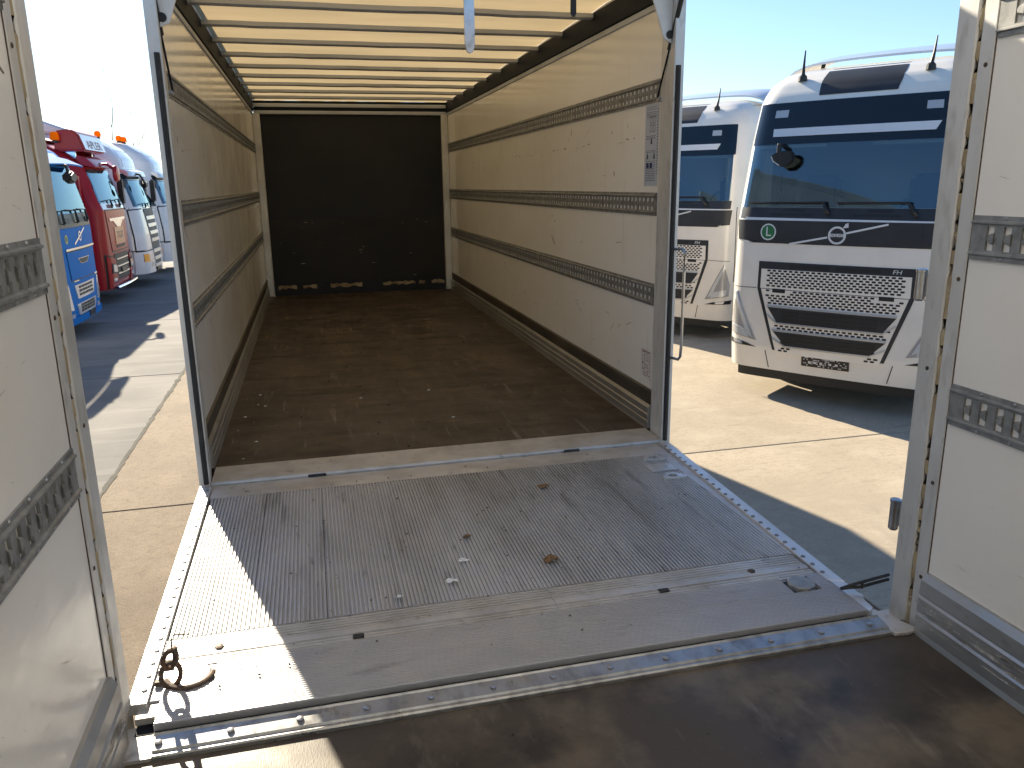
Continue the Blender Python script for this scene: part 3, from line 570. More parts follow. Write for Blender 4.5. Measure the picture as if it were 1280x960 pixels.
# ------------------------------------------------------------------ truck cabs
class Shell:
    def __init__(s, w=1.25, r=.28, bow=.05, S=((0, 0), (4, 0)), I=((0, 0), (4, 0)), Ly=2.3):
        s.w, s.r, s.bow, s.S, s.I, s.Ly = w, r, bow, S, I, Ly; s.a = w-r; s.ue = s.a+r*math.pi/2
    def itp(s, T, z):
        if z <= T[0][0]: return T[0][1]
        for (a, p), (b, q) in zip(T, T[1:]):
            if z <= b: return p+(q-p)*(z-a)/(b-a)
        return T[-1][1]
    def pt(s, u, z, off=0.):
        sg = 1 if u >= 0 else -1; au = abs(u); S = s.itp(s.S, z); I = s.itp(s.I, z); yb = s.bow*(s.a/s.w)**2
        if au <= s.a: lat = au; y = s.bow*(au/s.w)**2; n = Vector((2*s.bow*au/s.w**2, -1)).normalized()
        elif au <= s.ue: p = (au-s.a)/s.r; lat = s.a+s.r*math.sin(p); y = yb+s.r*(1-math.cos(p)); n = Vector((math.sin(p), -math.cos(p)))
        else: lat = s.w; y = yb+s.r+au-s.ue; n = Vector((1, 0))
        k = (s.w-I)/s.w
        return (sg*(lat*k+n.x*off), min(y+S+n.y*off, s.Ly), z)
    def side_u(s, y, z=1.0): return s.ue+y-s.bow*(s.a/s.w)**2-s.r-s.itp(s.S, z)
    def body(s, z0, z1, holes=(), dz=.1):
        us = {0., s.a, s.ue, s.ue+s.Ly}; zs = {z0, z1}
        for i in range(1, 10): us.add(s.a*i/10)
        for i in range(1, 6): us.add(s.a+(s.ue-s.a)*i/6)
        for i in range(1, 16): us.add(s.ue+s.Ly*i/16)
        z = z0
        while z < z1: zs.add(round(z, 4)); z += dz
        for zz, _ in s.S: 
            if z0 < zz < z1: zs.add(zz)
        for h in holes: us |= {abs(h[0]), abs(h[1])}; zs |= {h[2], h[3]}
        us = sorted(us); us = [-u for u in us[:0:-1]]+us; zs = sorted(q for q in zs if z0 <= q <= z1); nu = len(us); m = MB()
        V = [s.pt(u, z) for z in zs for u in us]; F = []
        for j in range(len(zs)-1):
            for i in range(nu-1):
                cu = (us[i]+us[i+1])/2; cz = (zs[j]+zs[j+1])/2
                if any(h[0] < cu < h[1] and h[2] < cz < h[3] for h in holes): continue
                F.append((j*nu+i, j*nu+i+1, (j+1)*nu+i+1, (j+1)*nu+i))
            F.append((j*nu, (j+1)*nu, (j+1)*nu+nu-1, j*nu+nu-1))
        t = (len(zs)-1)*nu
        # domed cap, strips between mirrored points
        h = nu//2
        for i in range(h): 
            if h-i-1 == 0: F.append((t+h-1, t+h, t+h+1))
            else: F.append((t+i, t+i+1, t+nu-2-i, t+nu-1-i))
        return m.add(V, F)
    def patch(s, q, th=.012, off=0., nu=None, nz=None, m=None):
        """raised panel on the shell; q = four (u, z) corners bl, br, tr, tl"""
        m = m or MB(); L1 = max(abs(q[1][0]-q[0][0]), abs(q[2][0]-q[3][0])); nu = nu or max(2, int(L1/.06)); nz = nz or max(1, int(max(abs(q[3][1]-q[0][1]), abs(q[2][1]-q[1][1]))/.08))
        P = []
        for j in range(nz+1):
            t = j/nz
            for i in range(nu+1):
                a = i/nu; u = (q[0][0]*(1-a)+q[1][0]*a)*(1-t)+(q[3][0]*(1-a)+q[2][0]*a)*t; z = (q[0][1]*(1-a)+q[1][1]*a)*(1-t)+(q[3][1]*(1-a)+q[2][1]*a)*t
                P.append((u, z))
        V = [s.pt(u, z, off+th) for u, z in P]; F = [(j*(nu+1)+i, j*(nu+1)+i+1, (j+1)*(nu+1)+i+1, (j+1)*(nu+1)+i) for j in range(nz) for i in range(nu)]
        ring = [i for i in range(nu+1)]+[j*(nu+1)+nu for j in range(1, nz+1)]+[nz*(nu+1)+i for i in range(nu-1, -1, -1)]+[j*(nu+1) for j in range(nz-1, 0, -1)]
        n0 = len(V); V += [s.pt(*P[i], off-.012) for i in ring]; k = len(ring)
        F += [(ring[i], ring[(i+1) % k], n0+(i+1) % k, n0+i) for i in range(k)]
        return m.add(V, F)
    def flat(s, pts, off, m): return m.add([s.pt(u, z, off) for u, z in pts], [tuple(range(len(pts)))])
    def disc(s, u, z, r, off, m, r0=0, n=28):
        if r0:
            V = [s.pt(u+q*math.cos(2*math.pi*k/n), z+q*math.sin(2*math.pi*k/n), off) for q in (r0, r) for k in range(n)]
            return m.add(V, [(k, (k+1) % n, n+(k+1) % n, n+k) for k in range(n)])
        return s.flat([(u+r*math.cos(2*math.pi*k/n), z+r*math.sin(2*math.pi*k/n)) for k in range(n)], off, m)
    def bar(s, p0, p1, w, off, m, th=.008):
        d = Vector((p1[0]-p0[0], p1[1]-p0[1])); nn = Vector((-d.y, d.x)).normalized()*w/2
        return s.patch([(p0[0]-nn.x, p0[1]-nn.y), (p1[0]-nn.x, p1[1]-nn.y), (p1[0]+nn.x, p1[1]+nn.y), (p0[0]+nn.x, p0[1]+nn.y)] if abs(d.x) > abs(d.y) else
                       [(p0[0]-abs(nn.x), p0[1]), (p0[0]+abs(nn.x), p0[1]), (p1[0]+abs(nn.x), p1[1]), (p1[0]-abs(nn.x), p1[1])], th, off, m=m)
    def text(s, txt, size, u, z, off, m, sx=1., shear=0.):
        V, F = text_mesh(txt, size); return m.add([s.pt(u+sx*v[0]+shear*v[1], z+v[1], off) for v in V], F)

def P(root, sh, name, mname, q, th=.012, off=0., parent=None, **k):
    o = sh.patch(q, th, off, **k).build(name, mname, None, smooth=True); o.parent = parent or root; return o
def B(root, m, name, mname, smooth=False, bev=0, parent=None, seg=1):
    o = m.build(name, mname, None, smooth=smooth, bev=bev, seg=seg); o.parent = parent or root; return o
def rect(u0, u1, z0, z1): return [(u0, z0), (u1, z0), (u1, z1), (u0, z1)]
def running_gear(root, sh, Ly, col='plastic'):
    for s in (-1, 1):
        B(root, MB().box(min(s*.36, s*.44), max(s*.36, s*.44), .5, 5.9, .62, .90), 'chassis_rail', 'dark_metal')
        B(root, MB().box(min(s*.62, s*1.18), max(s*.62, s*1.18), Ly+.35, Ly+1.45, .42, 1.02), 'fuel_tank', 'silver', bev=.1, smooth=True, seg=3)
        B(root, MB().box(min(s*.5, s*1.17), max(s*.5, s*1.17), .75, Ly-.02, 1.02, 1.12), 'wheel_arch', 'plastic')
    for y in (1.42, 5.05): wheel_pair(root, y, .5, 1.03, .5, .32)
    B(root, MB().box(-1.1, 1.1, .5, 1.0, .45, 1.0), 'engine_block', 'plastic')
    B(root, MB().box(-.45, .45, 4.4, 5.3, .905, 1.06), 'fifth_wheel', 'dark_metal', bev=.03)
def interior(root, sh, zb, cream='fabric'):
    B(root, MB().box(-1.16, 1.16, .34, 2.2, zb-.75, zb-.70), 'cab_floor', 'plastic')
    B(root, MB().box(-1.12, 1.12, .30, .62, zb-.3, zb-.02), 'dashboard', 'plastic_grey', bev=.05, smooth=True, seg=2)
    B(root, MB().box(-1.14, 1.14, 1.75, 1.80, zb-.7, zb+.95), 'curtain', cream)
    for s in (-1, 1):
        B(root, MB().prism([(s*1.13, .50), (s*1.06, .36), (s*.99, .40), (s*.95, .33), (s*.90, .37), (s*.90, .385), (s*.95, .345), (s*.99, .415), (s*1.05, .38), (s*1.12, .52)], 'z', zb-.02, zb+.64), 'side_curtain', cream)
        B(root, MB().box(s*.62-.24, s*.62+.24, 1.15, 1.30, zb-.45, zb+.35), 'seat', 'seat', bev=.06, smooth=True, seg=2)
    B(root, MB().tube([(.62+.2*math.cos(2*math.pi*k/20), .80+.06*math.sin(2*math.pi*k/20), zb-.02+.15*math.sin(2*math.pi*k/20)) for k in range(20)], .016, 8, closed=True), 'steering_wheel', 'plastic', smooth=True)
def wiper(root, sh, u0, z0, u1, z1, u2, z2):
    m = MB(); m.tube([sh.pt(u0, z0, .02), sh.pt(u0-.02, z0+.04, .045), sh.pt(u1, z1, .045)], [.022, .026, .016], 8); m.tube([sh.pt(u1+.03, z1, .04), sh.pt((u1+u2)/2, (z1+z2)/2, .03), sh.pt(u2, z2, .03)], .011, 6)
    return B(root, m, 'wiper', 'plastic', smooth=True)
def beacon(root, x, y, z, r=.06, h=.13):
    b = B(root, MB().lathe([(r*.9, 0), (r*.9, .035), (r*.6, .04), (r*.6, .05)], (x, y, z), 'z', 14), 'beacon', 'plastic', smooth=True)
    B(root, MB().lathe([(r, .05), (r*1.02, .05+h*.6), (r*.8, .05+h*.9), (r*.4, .05+h)], (x, y, z), 'z', 14), 'lens', 'beacon_lens', smooth=True, parent=b)
def side_glass(root, sh, zb, zt, slant=.38, y0=.42, y1=1.35, mname='glass_dark'):
    for s in (-1, 1):
        ua = sh.side_u(y0, zb); ub = sh.side_u(y1, zb); q = [(s*ua, zb), (s*ub, zb), (s*ub, zt), (s*(ua+slant), zt)]
        w = P(root, sh, 'door_window', 'plastic', [(s*(ua-.03), zb-.03), (s*(ub+.03), zb-.03), (s*(ub+.03), zt+.03), (s*(ua+slant-.03), zt+.03)], .006)
        P(root, sh, 'pane', 'panel_gloss', q, .004, .006, parent=w)
        P(root, sh, 'door_handle', 'plastic', rect(s*(ub-.22), s*(ub-.02), zb-.32, zb-.27), .02)
        m = MB()
        for a, b in (((ua-.10, .95), (ua-.10, zb)), ((ub+.10, .95), (ub+.10, zt+.05))): sh.bar((s*a[0], a[1]), (s*b[0], b[1]), .012, 0, m, .002)
        B(root, m, 'door_seam', 'plastic')

# ---- white tractor with honeycomb grille (right)
def modern_tractor(loc, th):
    sh = Shell(1.25, .30, .05, S=((0, .04), (.33, .03), (.6, 0), (2.05, 0), (2.2, .04), (2.88, .16), (3.34, .27), (3.42, .31), (3.55, .41), (3.66, .58), (3.74, .92), (3.78, 1.35)),
               I=((0, .02), (1.2, .0), (2.2, .015), (2.9, .06), (3.34, .10), (3.50, .14), (3.60, .20), (3.68, .28), (3.74, .40), (3.78, .6)), Ly=2.35)
    root = thing('tractor_truck', loc, '', 'truck', 'white tractors parked on the right', rz=th)
    ua = sh.side_u(.9); ub = sh.side_u(1.96)
    hs = [(-1.14, 1.14, 2.2, 2.88)]+[(min(s*ua, s*ub), max(s*ua, s*ub), .33, 1.1) for s in (-1, 1)]
    B(root, sh.body(.33, 3.78, hs, .06), 'cab_body', 'paint_white', smooth=True)
    P(root, sh, 'lower_skirt', 'plastic', rect(-1.10, 1.10, .22, .37), .004, -.03)
    P(root, sh, 'windscreen', 'glass', rect(-1.14, 1.14, 2.195, 2.885), .004, 0, nu=40, nz=8)
    hd = P(root, sh, 'header_panel', 'panel_gloss', rect(-1.17, 1.17, 2.882, 3.33), .010, 0, nu=40)
    P(root, sh, 'light_strip', 'trim_white', [(-.89, 2.965), (.87, 2.965), (.92, 3.05), (-.90, 3.05)], .014, .008, parent=hd)
    for s in (-1, 1):
        P(root, sh, 'marker_lamp', 'lamp_dark', rect(s*.84-.08, s*.84+.08, 3.17, 3.25), .006, .010, parent=hd)
        P(root, sh, 'sun_blind', 'fabric', rect(min(s*.25, s*1.05), max(s*.25, s*1.05), 2.84, 2.875), .001, -.03)
        m = MB(); m.lathe([(.05, 0), (.045, .05), (.025, .07)], sh.pt(s*.76, 3.56, 0), 'z', 10); q = Vector(sh.pt(s*.76, 3.56, 0)); m.tube([q+Vector((0, 0, .05)), q+Vector((s*.01, .03, .17)), q+Vector((s*.015, .06, .33))], [.022, .014, .007], 8); B(root, m, 'antenna', 'plastic', smooth=True)
        # headlamp: tall running light over a broad main lamp
        u = lambda a: s*a
        hl = P(root, sh, 'headlight', 'lamp_dark', [(u(.83), .665), (u(1.21), .73), (u(1.22), .90), (u(1.11), 1.23)], .010, 0, nu=6, nz=6)
        P(root, sh, 'running_light', 'lamp_white', [(u(.88), .70), (u(.945), .73), (u(1.145), 1.21), (u(1.115), 1.215)], .008, .010, parent=hl, nu=2, nz=6)
        P(root, sh, 'main_lamp', 'lamp_white', [(u(.92), .69), (u(1.17), .735), (u(1.165), .83), (u(.98), .79)], .008, .010, parent=hl)
        P(root, sh, 'fog_recess', 'plastic', [(u(.83), .585), (u(1.25), .60), (u(1.27), .665), (u(.96), .625)], .006, 0)
        P(root, sh, 'fog_lamp', 'lamp_white', [(u(1.0), .60), (u(1.13), .605), (u(1.15), .645), (u(1.02), .63)], .010, .002)
        m = MB(); sh.bar((u(.665), .355), (u(.71), .56), .010, 0, m, .003); B(root, m, 'bumper_seam', 'plastic')
        P(root, sh, 'side_step', 'plastic', [(s*sh.side_u(.42), .40), (s*sh.side_u(.86), .40), (s*sh.side_u(.86), .95), (s*sh.side_u(.42), .80)], .004)
        P(root, sh, 'side_deflector', 'paint_white', [(s*sh.side_u(2.0), 1.2), (s*sh.side_u(2.34), 1.2), (s*sh.side_u(2.34), 3.1), (s*sh.side_u(2.0), 3.1)], .01)
    # wiper panel, bright line, emblem band
    P(root, sh, 'wiper_panel', 'panel_dark', rect(-1.17, 1.17, 2.072, 2.195), .004, 0, nu=36)
    m = MB(); 
    for c in (-.46, .46):
        for dz, w in ((.03, .30), (.075, .16)): sh.patch(rect(c-w, c+w*.6, 2.08+dz, 2.105+dz), .004, .004, m=m)
    B(root, m, 'wash_nozzles', 'plastic')
    P(root, sh, 'bright_line', 'trim_white', [(-1.06, 2.056), (1.06, 2.056), (1.06, 2.072), (-1.06, 2.085)], .012, 0, nu=36)
    eb = P(root, sh, 'emblem_band', 'panel_dark', [(-1.17, 1.83), (1.17, 1.83), (1.20, 2.055), (-1.20, 2.055)], .008, 0, nu=40)
    P(root, sh, 'emblem_band', 'panel_dark', [(-.97, 1.80), (.97, 1.80), (1.17, 1.832), (-1.17, 1.832)], .0075, 0, nu=36)
    for pa, pb_ in (((-.50, 1.800), (-.085, 1.885)), ((.115, 1.935), (.53, 2.035))): B(root, sh.bar(pa, pb_, .020, .008, MB()), 'diagonal_bar', 'trim_white', parent=eb)
    m = MB(); sh.disc(.02, 1.91, .096, .018, m, .074); sh.patch(rect(-.068, .108, 1.893, 1.927), .006, .008, m=m); sh.flat([(.075, 1.985), (.135, 1.995), (.130, 2.045), (.10, 2.03)], .018, m); B(root, m, 'emblem', 'chrome', parent=eb)
    m = MB(); sh.text('VOLVO', .045, .02, 1.908, .0155, m, .85); B(root, m, 'emblem_lettering', 'panel_dark', parent=eb)
    stk = B(root, sh.disc(-.76, 1.925, .093, .011, MB()), 'round_sticker', 'trim_white'); m = MB(); sh.disc(-.76, 1.925, .078, .0125, m); B(root, m, 'sticker_field', 'green', parent=stk)
    m = MB(); sh.text('L', .15, -.757, 1.925, .014, m); B(root, m, 'sticker_letter', 'trim_white', parent=stk)
    m = MB()
    for s in (-1, 1): sh.bar((s*.86, 1.80), (s*.86, 2.05), .006, .008, m, .001)
    sh.patch([(-1.2, 1.272), (-.86, 1.280), (-.86, 1.287), (-1.2, 1.279)], .002, 0, m=m); sh.patch([(.86, 1.280), (1.2, 1.272), (1.2, 1.279), (.86, 1.287)], .002, 0, m=m)
    B(root, m, 'panel_seam', 'plastic')
    # grille
    lim = lambda z: .80-max(0, 1.30-z)*.33 if z < 1.30 else .80
    gr = P(root, sh, 'grille_frame', 'panel_dark', [(-.845, 1.28), (.845, 1.28), (.845, 1.592), (-.845, 1.592)], .006, 0, nu=28)
    P(root, sh, 'grille_frame', 'panel_dark', [(-.62, .575), (.62, .575), (.845, 1.282), (-.845, 1.282)], .006, 0, nu=28, nz=8)
    P(root, sh, 'grille_panel', 'paint_white', [(-.805, 1.286), (.805, 1.286), (.805, 1.508), (-.805, 1.508)], .012, .004, nu=28)
    P(root, sh, 'grille_panel', 'paint_white', [(-.572, .545), (.572, .545), (.795, 1.279), (-.795, 1.279)], .012, .004, nu=28, nz=8)
    P(root, sh, 'camera_strip', 'plastic', rect(-.48, -.03, 1.53, 1.572), .004, .006); P(root, sh, 'camera_strip', 'plastic', rect(.03, .50, 1.53, 1.572), .004, .006)
    m = MB(); sh.text('FH', .062, .66, 1.548, .009, m, 1.25, .2); B(root, m, 'grille_lettering', 'trim_white', parent=gr)
    m = MB(); row = 0; z = 1.492
    bad = lambda u, z: (.88 <= z <= 1.10 and abs(u) < .74-(1.10-z)*.25 and not (z < .935 and abs(u) > .62-(z-.88)*.2)) or (.615 <= z <= .825 and abs(u) < .645-(.825-z)*.45) or (1.235 <= z < 1.30 and abs(abs(u)-.58) < .13 and z < 1.279) or (z < .60 and abs(u) < .36) or (z < .64 and abs(u) < .42)
    while z > .575:
        hw, hh = .0235, .0105; lm = (.795 if z > 1.279 else .575+(z-.545)*.30)-.028; u = -.84+(.032 if row % 2 else 0)
        while u < .84:
            if abs(u)+hw < lm and not bad(u, z) and abs(z-1.282) > .012: sh.flat([(u-hw, z), (u-hw*.7, z-hh), (u+hw*.7, z-hh), (u+hw, z), (u+hw*.7, z+hh), (u-hw*.7, z+hh)], .0175, m)
            u += .064
        z -= .0285; row += 1
    B(root, m, 'honeycomb_openings', 'plastic', parent=gr)
    for u in (-.58, .58): P(root, sh, 'tow_cover', 'plastic', rect(u-.075, u+.075, 1.245, 1.29), .005, .014)
    for zt, zb, a, b in ((1.075, .905, .70, .58), (.80, .645, .62, .47)):
        vt = P(root, sh, 'air_intake', 'panel_dark', [(-b, zb), (b, zb), (a, zt), (-a, zt)], .008, .014, nu=24)
        zm = zb+(zt-zb)*.42
        m = MB(); sh.patch([(-a, zt), (a, zt), (a+.01, zt+.022), (-a-.01, zt+.022)], .016, .016, nu=24, m=m); sh.patch([(-b, zb-.018), (b, zb-.018), (b, zb), (-b, zb)], .014, .016, nu=24, m=m)
        for s in (-1, 1):
            q = [(s*b, zb-.018), (s*a, zm), (s*a, zm+.02), (s*b, zb)]; sh.patch(q, .014, .016, m=m)
        B(root, m, 'intake_trim', 'silver', smooth=True, parent=vt)
        m = MB()
        for k in range(3): 
            zz = zt-.03-k*(zt-zb)*.27
            for i in range(5): c = -.42+.21*i; sh.patch(rect(c-.098, c+.098, zz-.03, zz), .003, .022, m=m)
        B(root, m, 'intake_louvre', 'plastic', parent=vt)
    pl = P(root, sh, 'number_plate', 'plate', rect(-.265, .265, .435, .555), .010, .002); m = MB(); random.seed(77)
    for i in range(26):
        for j in range(5):
            if random.random() < .42: u = -.235+i*.0188; z = .453+j*.021; w = random.uniform(.004, .009); sh.flat(rect(u-w, u+w, z-.006, z+.006), .0125, m)
    for u in (-.17, -.11, -.04, .06, .13): sh.flat(rect(u-.016, u+.016, .475, .50), .0126, m)
    B(root, m, 'plate_pixels', 'plate_text', parent=pl)
    # roof: dark hatch, air deflector
    P(root, sh, 'roof_hatch', 'panel_dark', [(-.44, 3.385), (.44, 3.385), (.52, 3.69), (-.52, 3.69)], .008, 0, nz=8)
    m = MB(); nU, nV = 20, 6; V = []
    for k in (0, 1):
        for j in range(nV+1):
            for i in range(nU+1):
                a = i/nU*2-1; t = j/nV; x = a*(1.14-.05*t); y = 1.0+1.1*t+.16*a*a*(1-t); z = 3.83+.17*math.sin(t*math.pi/2)-.015*a*a-(.13*abs(a)**8)-k*.025; V.append((x, y, z))
    f0 = lambda k, j, i: k*(nU+1)*(nV+1)+j*(nU+1)+i; F = []
    for j in range(nV):
        for i in range(nU): F += [(f0(0, j, i), f0(0, j, i+1), f0(0, j+1, i+1), f0(0, j+1, i)), (f0(1, j, i), f0(1, j+1, i), f0(1, j+1, i+1), f0(1, j, i+1))]
    for i in range(nU): F += [(f0(0, 0, i), f0(1, 0, i), f0(1, 0, i+1), f0(0, 0, i+1)), (f0(0, nV, i), f0(0, nV, i+1), f0(1, nV, i+1), f0(1, nV, i))]
    for j in range(nV): F += [(f0(0, j, 0), f0(0, j+1, 0), f0(1, j+1, 0), f0(1, j, 0)), (f0(0, j, nU), f0(1, j, nU), f0(1, j+1, nU), f0(0, j+1, nU))]
    df = B(root, m.add(V, F), 'roof_deflector', 'paint_silver', smooth=True)
    for x in (-.9, .9): B(root, MB().tube([(x, 1.6, 3.60), (x, 1.75, 3.92)], .025, 8), 'deflector_stay', 'plastic', parent=df)
    # wipers, front mirror
    wiper(root, sh, -.10, 2.13, -.16, 2.255, -1.02, 2.245); wiper(root, sh, .78, 2.12, .70, 2.255, -.02, 2.25)
    B(root, MB().box(-.03, .03, sh.pt(0, 2.2)[1]+.03, sh.pt(0, 2.2)[1]+.06, 2.16, 2.36), 'dash_camera', 'plastic', bev=.01)
    p = Vector(sh.pt(-.68, 2.86, .0)); m = MB(); m.box(p.x-.075, p.x-.025, p.y-.15, p.y+.03, 2.845, 2.885); m.box(p.x-.07, p.x-.03, p.y-.17, p.y-.125, 2.74, 2.885)
    B(root, m, 'mirror_bracket', 'plastic', smooth=True, bev=.008)
    mh = B(root, MB().prism([(p.x-.13, 2.745), (p.x-.10, 2.685), (p.x-.02, 2.635), (p.x+.07, 2.645), (p.x+.13, 2.71), (p.x+.12, 2.79), (p.x+.04, 2.805), (p.x-.07, 2.785)], 'y', p.y-.20, p.y-.12), 'front_mirror', 'plastic', bev=.012, smooth=True, seg=2)
    B(root, MB().prism([(p.x-.118, 2.745), (p.x-.092, 2.692), (p.x-.02, 2.645), (p.x-.012, 2.655), (p.x-.083, 2.700), (p.x-.105, 2.747)], 'y', p.y-.204, p.y-.1995), 'mirror_trim', 'silver', parent=mh)
    side_glass(root, sh, 2.10, 2.80, .36, .30, 1.3)
    interior(root, sh, 2.2); running_gear(root, sh, 2.35)
    return root
t1 = modern_tractor((4.843, 3.354, G), -.951)
t1['label'] = 'white tractor with green round L sticker, nearest on the right beside the door post'
t2 = copy_tree(t1); t2.location = (4.916, 7.929, G); t2.rotation_euler.z = -.977
t2['label'] = 'white tractor parked behind the nearer one, half hidden by the box wall'
for ch in list(t2.children):
    if ch.name.startswith('round_sticker'):
        for g in list(ch.children): bpy.data.objects.remove(g)
        bpy.data.objects.remove(ch)

# ---- blue tractor with sun visor
def blue_tractor(loc, th):
    sh = Shell(1.24, .26, .05, S=((0, .05), (.5, 0), (1.95, 0), (2.1, .03), (2.88, .20), (2.95, .22), (3.15, .40), (3.35, .75), (3.45, 1.1)), I=((0, 0), (2.1, .01), (2.9, .06), (3.15, .12), (3.35, .2), (3.45, .4)), Ly=2.3)
    root = thing('tractor_truck', loc, 'bright blue tractor with sun visor, nearest in the left row beside the door post', 'truck', 'tractors in the left row', rz=th)
    ua = sh.side_u(.9); ub = sh.side_u(1.96); hs = [(-1.10, 1.10, 2.1, 2.86)]+[(min(s*ua, s*ub), max(s*ua, s*ub), .3, 1.1) for s in (-1, 1)]
    B(root, sh.body(.28, 3.45, hs), 'cab_body', 'paint_blue', smooth=True)
    P(root, sh, 'windscreen', 'glass', rect(-1.10, 1.10, 2.095, 2.865), .004, 0, nu=36, nz=8)
    P(root, sh, 'roof_window', 'paint_silver', [(-.8, 3.0), (.8, 3.0), (.7, 3.28), (-.7, 3.28)], .008)
    P(root, sh, 'wiper_panel', 'panel_dark', rect(-1.14, 1.14, 1.86, 2.09), .006, 0, nu=36)
    m = MB(); n = 20; V = []
    for k, (dy, z) in enumerate(((-.02, 3.04), (-.26, 2.92), (-.25, 2.895), (.0, 3.0))):
        for i in range(n+1):
            a = -1+2*i/n; p = sh.pt(a*1.12, 2.95); V.append((p[0]*1.02, p[1]+dy, z-.02*a*a))
    F = [(r_*(n+1)+i, r_*(n+1)+i+1, ((r_+1) % 4)*(n+1)+i+1, ((r_+1) % 4)*(n+1)+i) for r_ in range(4) for i in range(n)]
    F += [(0, n+1, 2*n+2, 3*n+3), (n, 2*n+1, 3*n+2, 4*n+3)]
    B(root, m.add(V, F), 'sun_visor', 'paint_blue', smooth=True)
    pn = P(root, sh, 'emblem_panel', 'paint_blue', rect(-1.05, 1.05, 1.53, 1.85), .008, 0, nu=32)
    m = MB(); sh.bar((-.30, 1.575), (.42, 1.83), .03, .008, m); B(root, m, 'diagonal_bar', 'chrome', parent=pn)
    m = MB(); sh.disc(.06, 1.70, .085, .018, m, .06); B(root, m, 'emblem', 'chrome', parent=pn)
    m = MB(); sh.disc(-.70, 1.68, .075, .011, m); B(root, m, 'round_sticker', 'yellow', parent=pn); m = MB(); sh.disc(-.70, 1.68, .055, .0125, m); B(root, m, 'sticker_field', 'green', parent=pn)
    P(root, sh, 'chrome_strip', 'chrome', rect(-.80, 1.05, 1.485, 1.52), .02)
    P(root, sh, 'panel_gap', 'plastic', [(-.72, .97), (.87, .97), (.87, 1.48), (-.80, 1.48)], .003, 0, nu=20)
    hp = P(root, sh, 'service_hatch', 'paint_blue', [(-.70, .99), (.85, .99), (.85, 1.46), (-.78, 1.46)], .012, 0, nu=20)
    for w_, mn, o_ in ((.36, 'chrome', .012), (.30, 'plastic', .018)): P(root, sh, 'vent', mn, [(.10-w_*.6, 1.27-w_*.1), (.10+w_*.6, 1.27-w_*.1), (.10+w_, 1.27+w_*.17), (.10-w_, 1.27+w_*.17)], .010, o_, parent=hp)
    for (z0, z1) in ((.66, .90), (.38, .58)):
        g = P(root, sh, 'slat_grille', 'paint_silver', [(-.52, z0), (.52, z0), (.62, z1), (-.62, z1)], .016)
        m = MB()
        for k in range(3):
            zz = z0+.045+k*(z1-z0-.05)/3
            for i in range(5): c = -.36+.18*i; sh.patch(rect(c-.075, c+.075, zz, zz+.04), .004, .016, m=m)
        B(root, m, 'grille_slots', 'plastic', parent=g)
    for s in (-1, 1):
        hl = P(root, sh, 'headlight', 'lamp_white', [(s*.80, .50), (s*1.14, .52), (s*1.16, .92), (s*.92, .94)], .010); P(root, sh, 'indicator', 'lamp_orange', rect(min(s*1.17, s*1.25), max(s*1.17, s*1.25), .60, .80), .010, parent=hl)
        P(root, sh, 'fog_lamp', 'lamp_white', rect(s*.86-.1, s*.86+.1, .36, .44), .010)
        B(root, MB().box(s*1.42-.12, s*1.42+.12, .30, .42, 2.15, 2.75), 'mirror', 'plastic', bev=.04, smooth=True, seg=2)
    P(root, sh, 'bumper', 'paint_blue', rect(-1.2, 1.2, .255, .37), .03, 0, nu=36); P(root, sh, 'number_plate', 'plate', rect(.0, .40, .285, .39), .01, .03)
    m = MB(); sh.bar((.03, .275), (.37, .275), .012, .04, m); B(root, m, 'plate_trim', 'chrome')
    P(root, sh, 'seam_trim', 'chrome', rect(.78, 1.10, .96, .99), .014); P(root, sh, 'seam_trim', 'chrome', rect(-.62, -.35, .955, .975), .014)
    for a in (-.75, .0, .72): wiper(root, sh, a, 1.93, a+.02, 2.14, a-.5, 2.16)
    m = MB()
    for c in (-.5, .3, .8): sh.patch(rect(c-.12, c+.12, 1.93, 2.02), .01, .006, m=m)
    B(root, m, 'wash_nozzles', 'plastic')
    B(root, MB().prism([(-.55, 2.74), (-.5, 2.62), (-.3, 2.58), (-.14, 2.64), (-.13, 2.74), (-.3, 2.80)], 'y', -.16, -.02), 'front_mirror', 'plastic', bev=.03, smooth=True, seg=2)
    B(root, MB().tube([(-.33, -.08, 2.76), (-.35, -.06, 2.88), (-.35, .16, 2.93)], .03, 8), 'mirror_bracket', 'plastic', smooth=True)
    side_glass(root, sh, 2.05, 2.78); interior(root, sh, 2.1, 'plastic_grey'); running_gear(root, sh, 2.3)
    return root
blue_tractor((-4.60, 11.35, G), R(90))

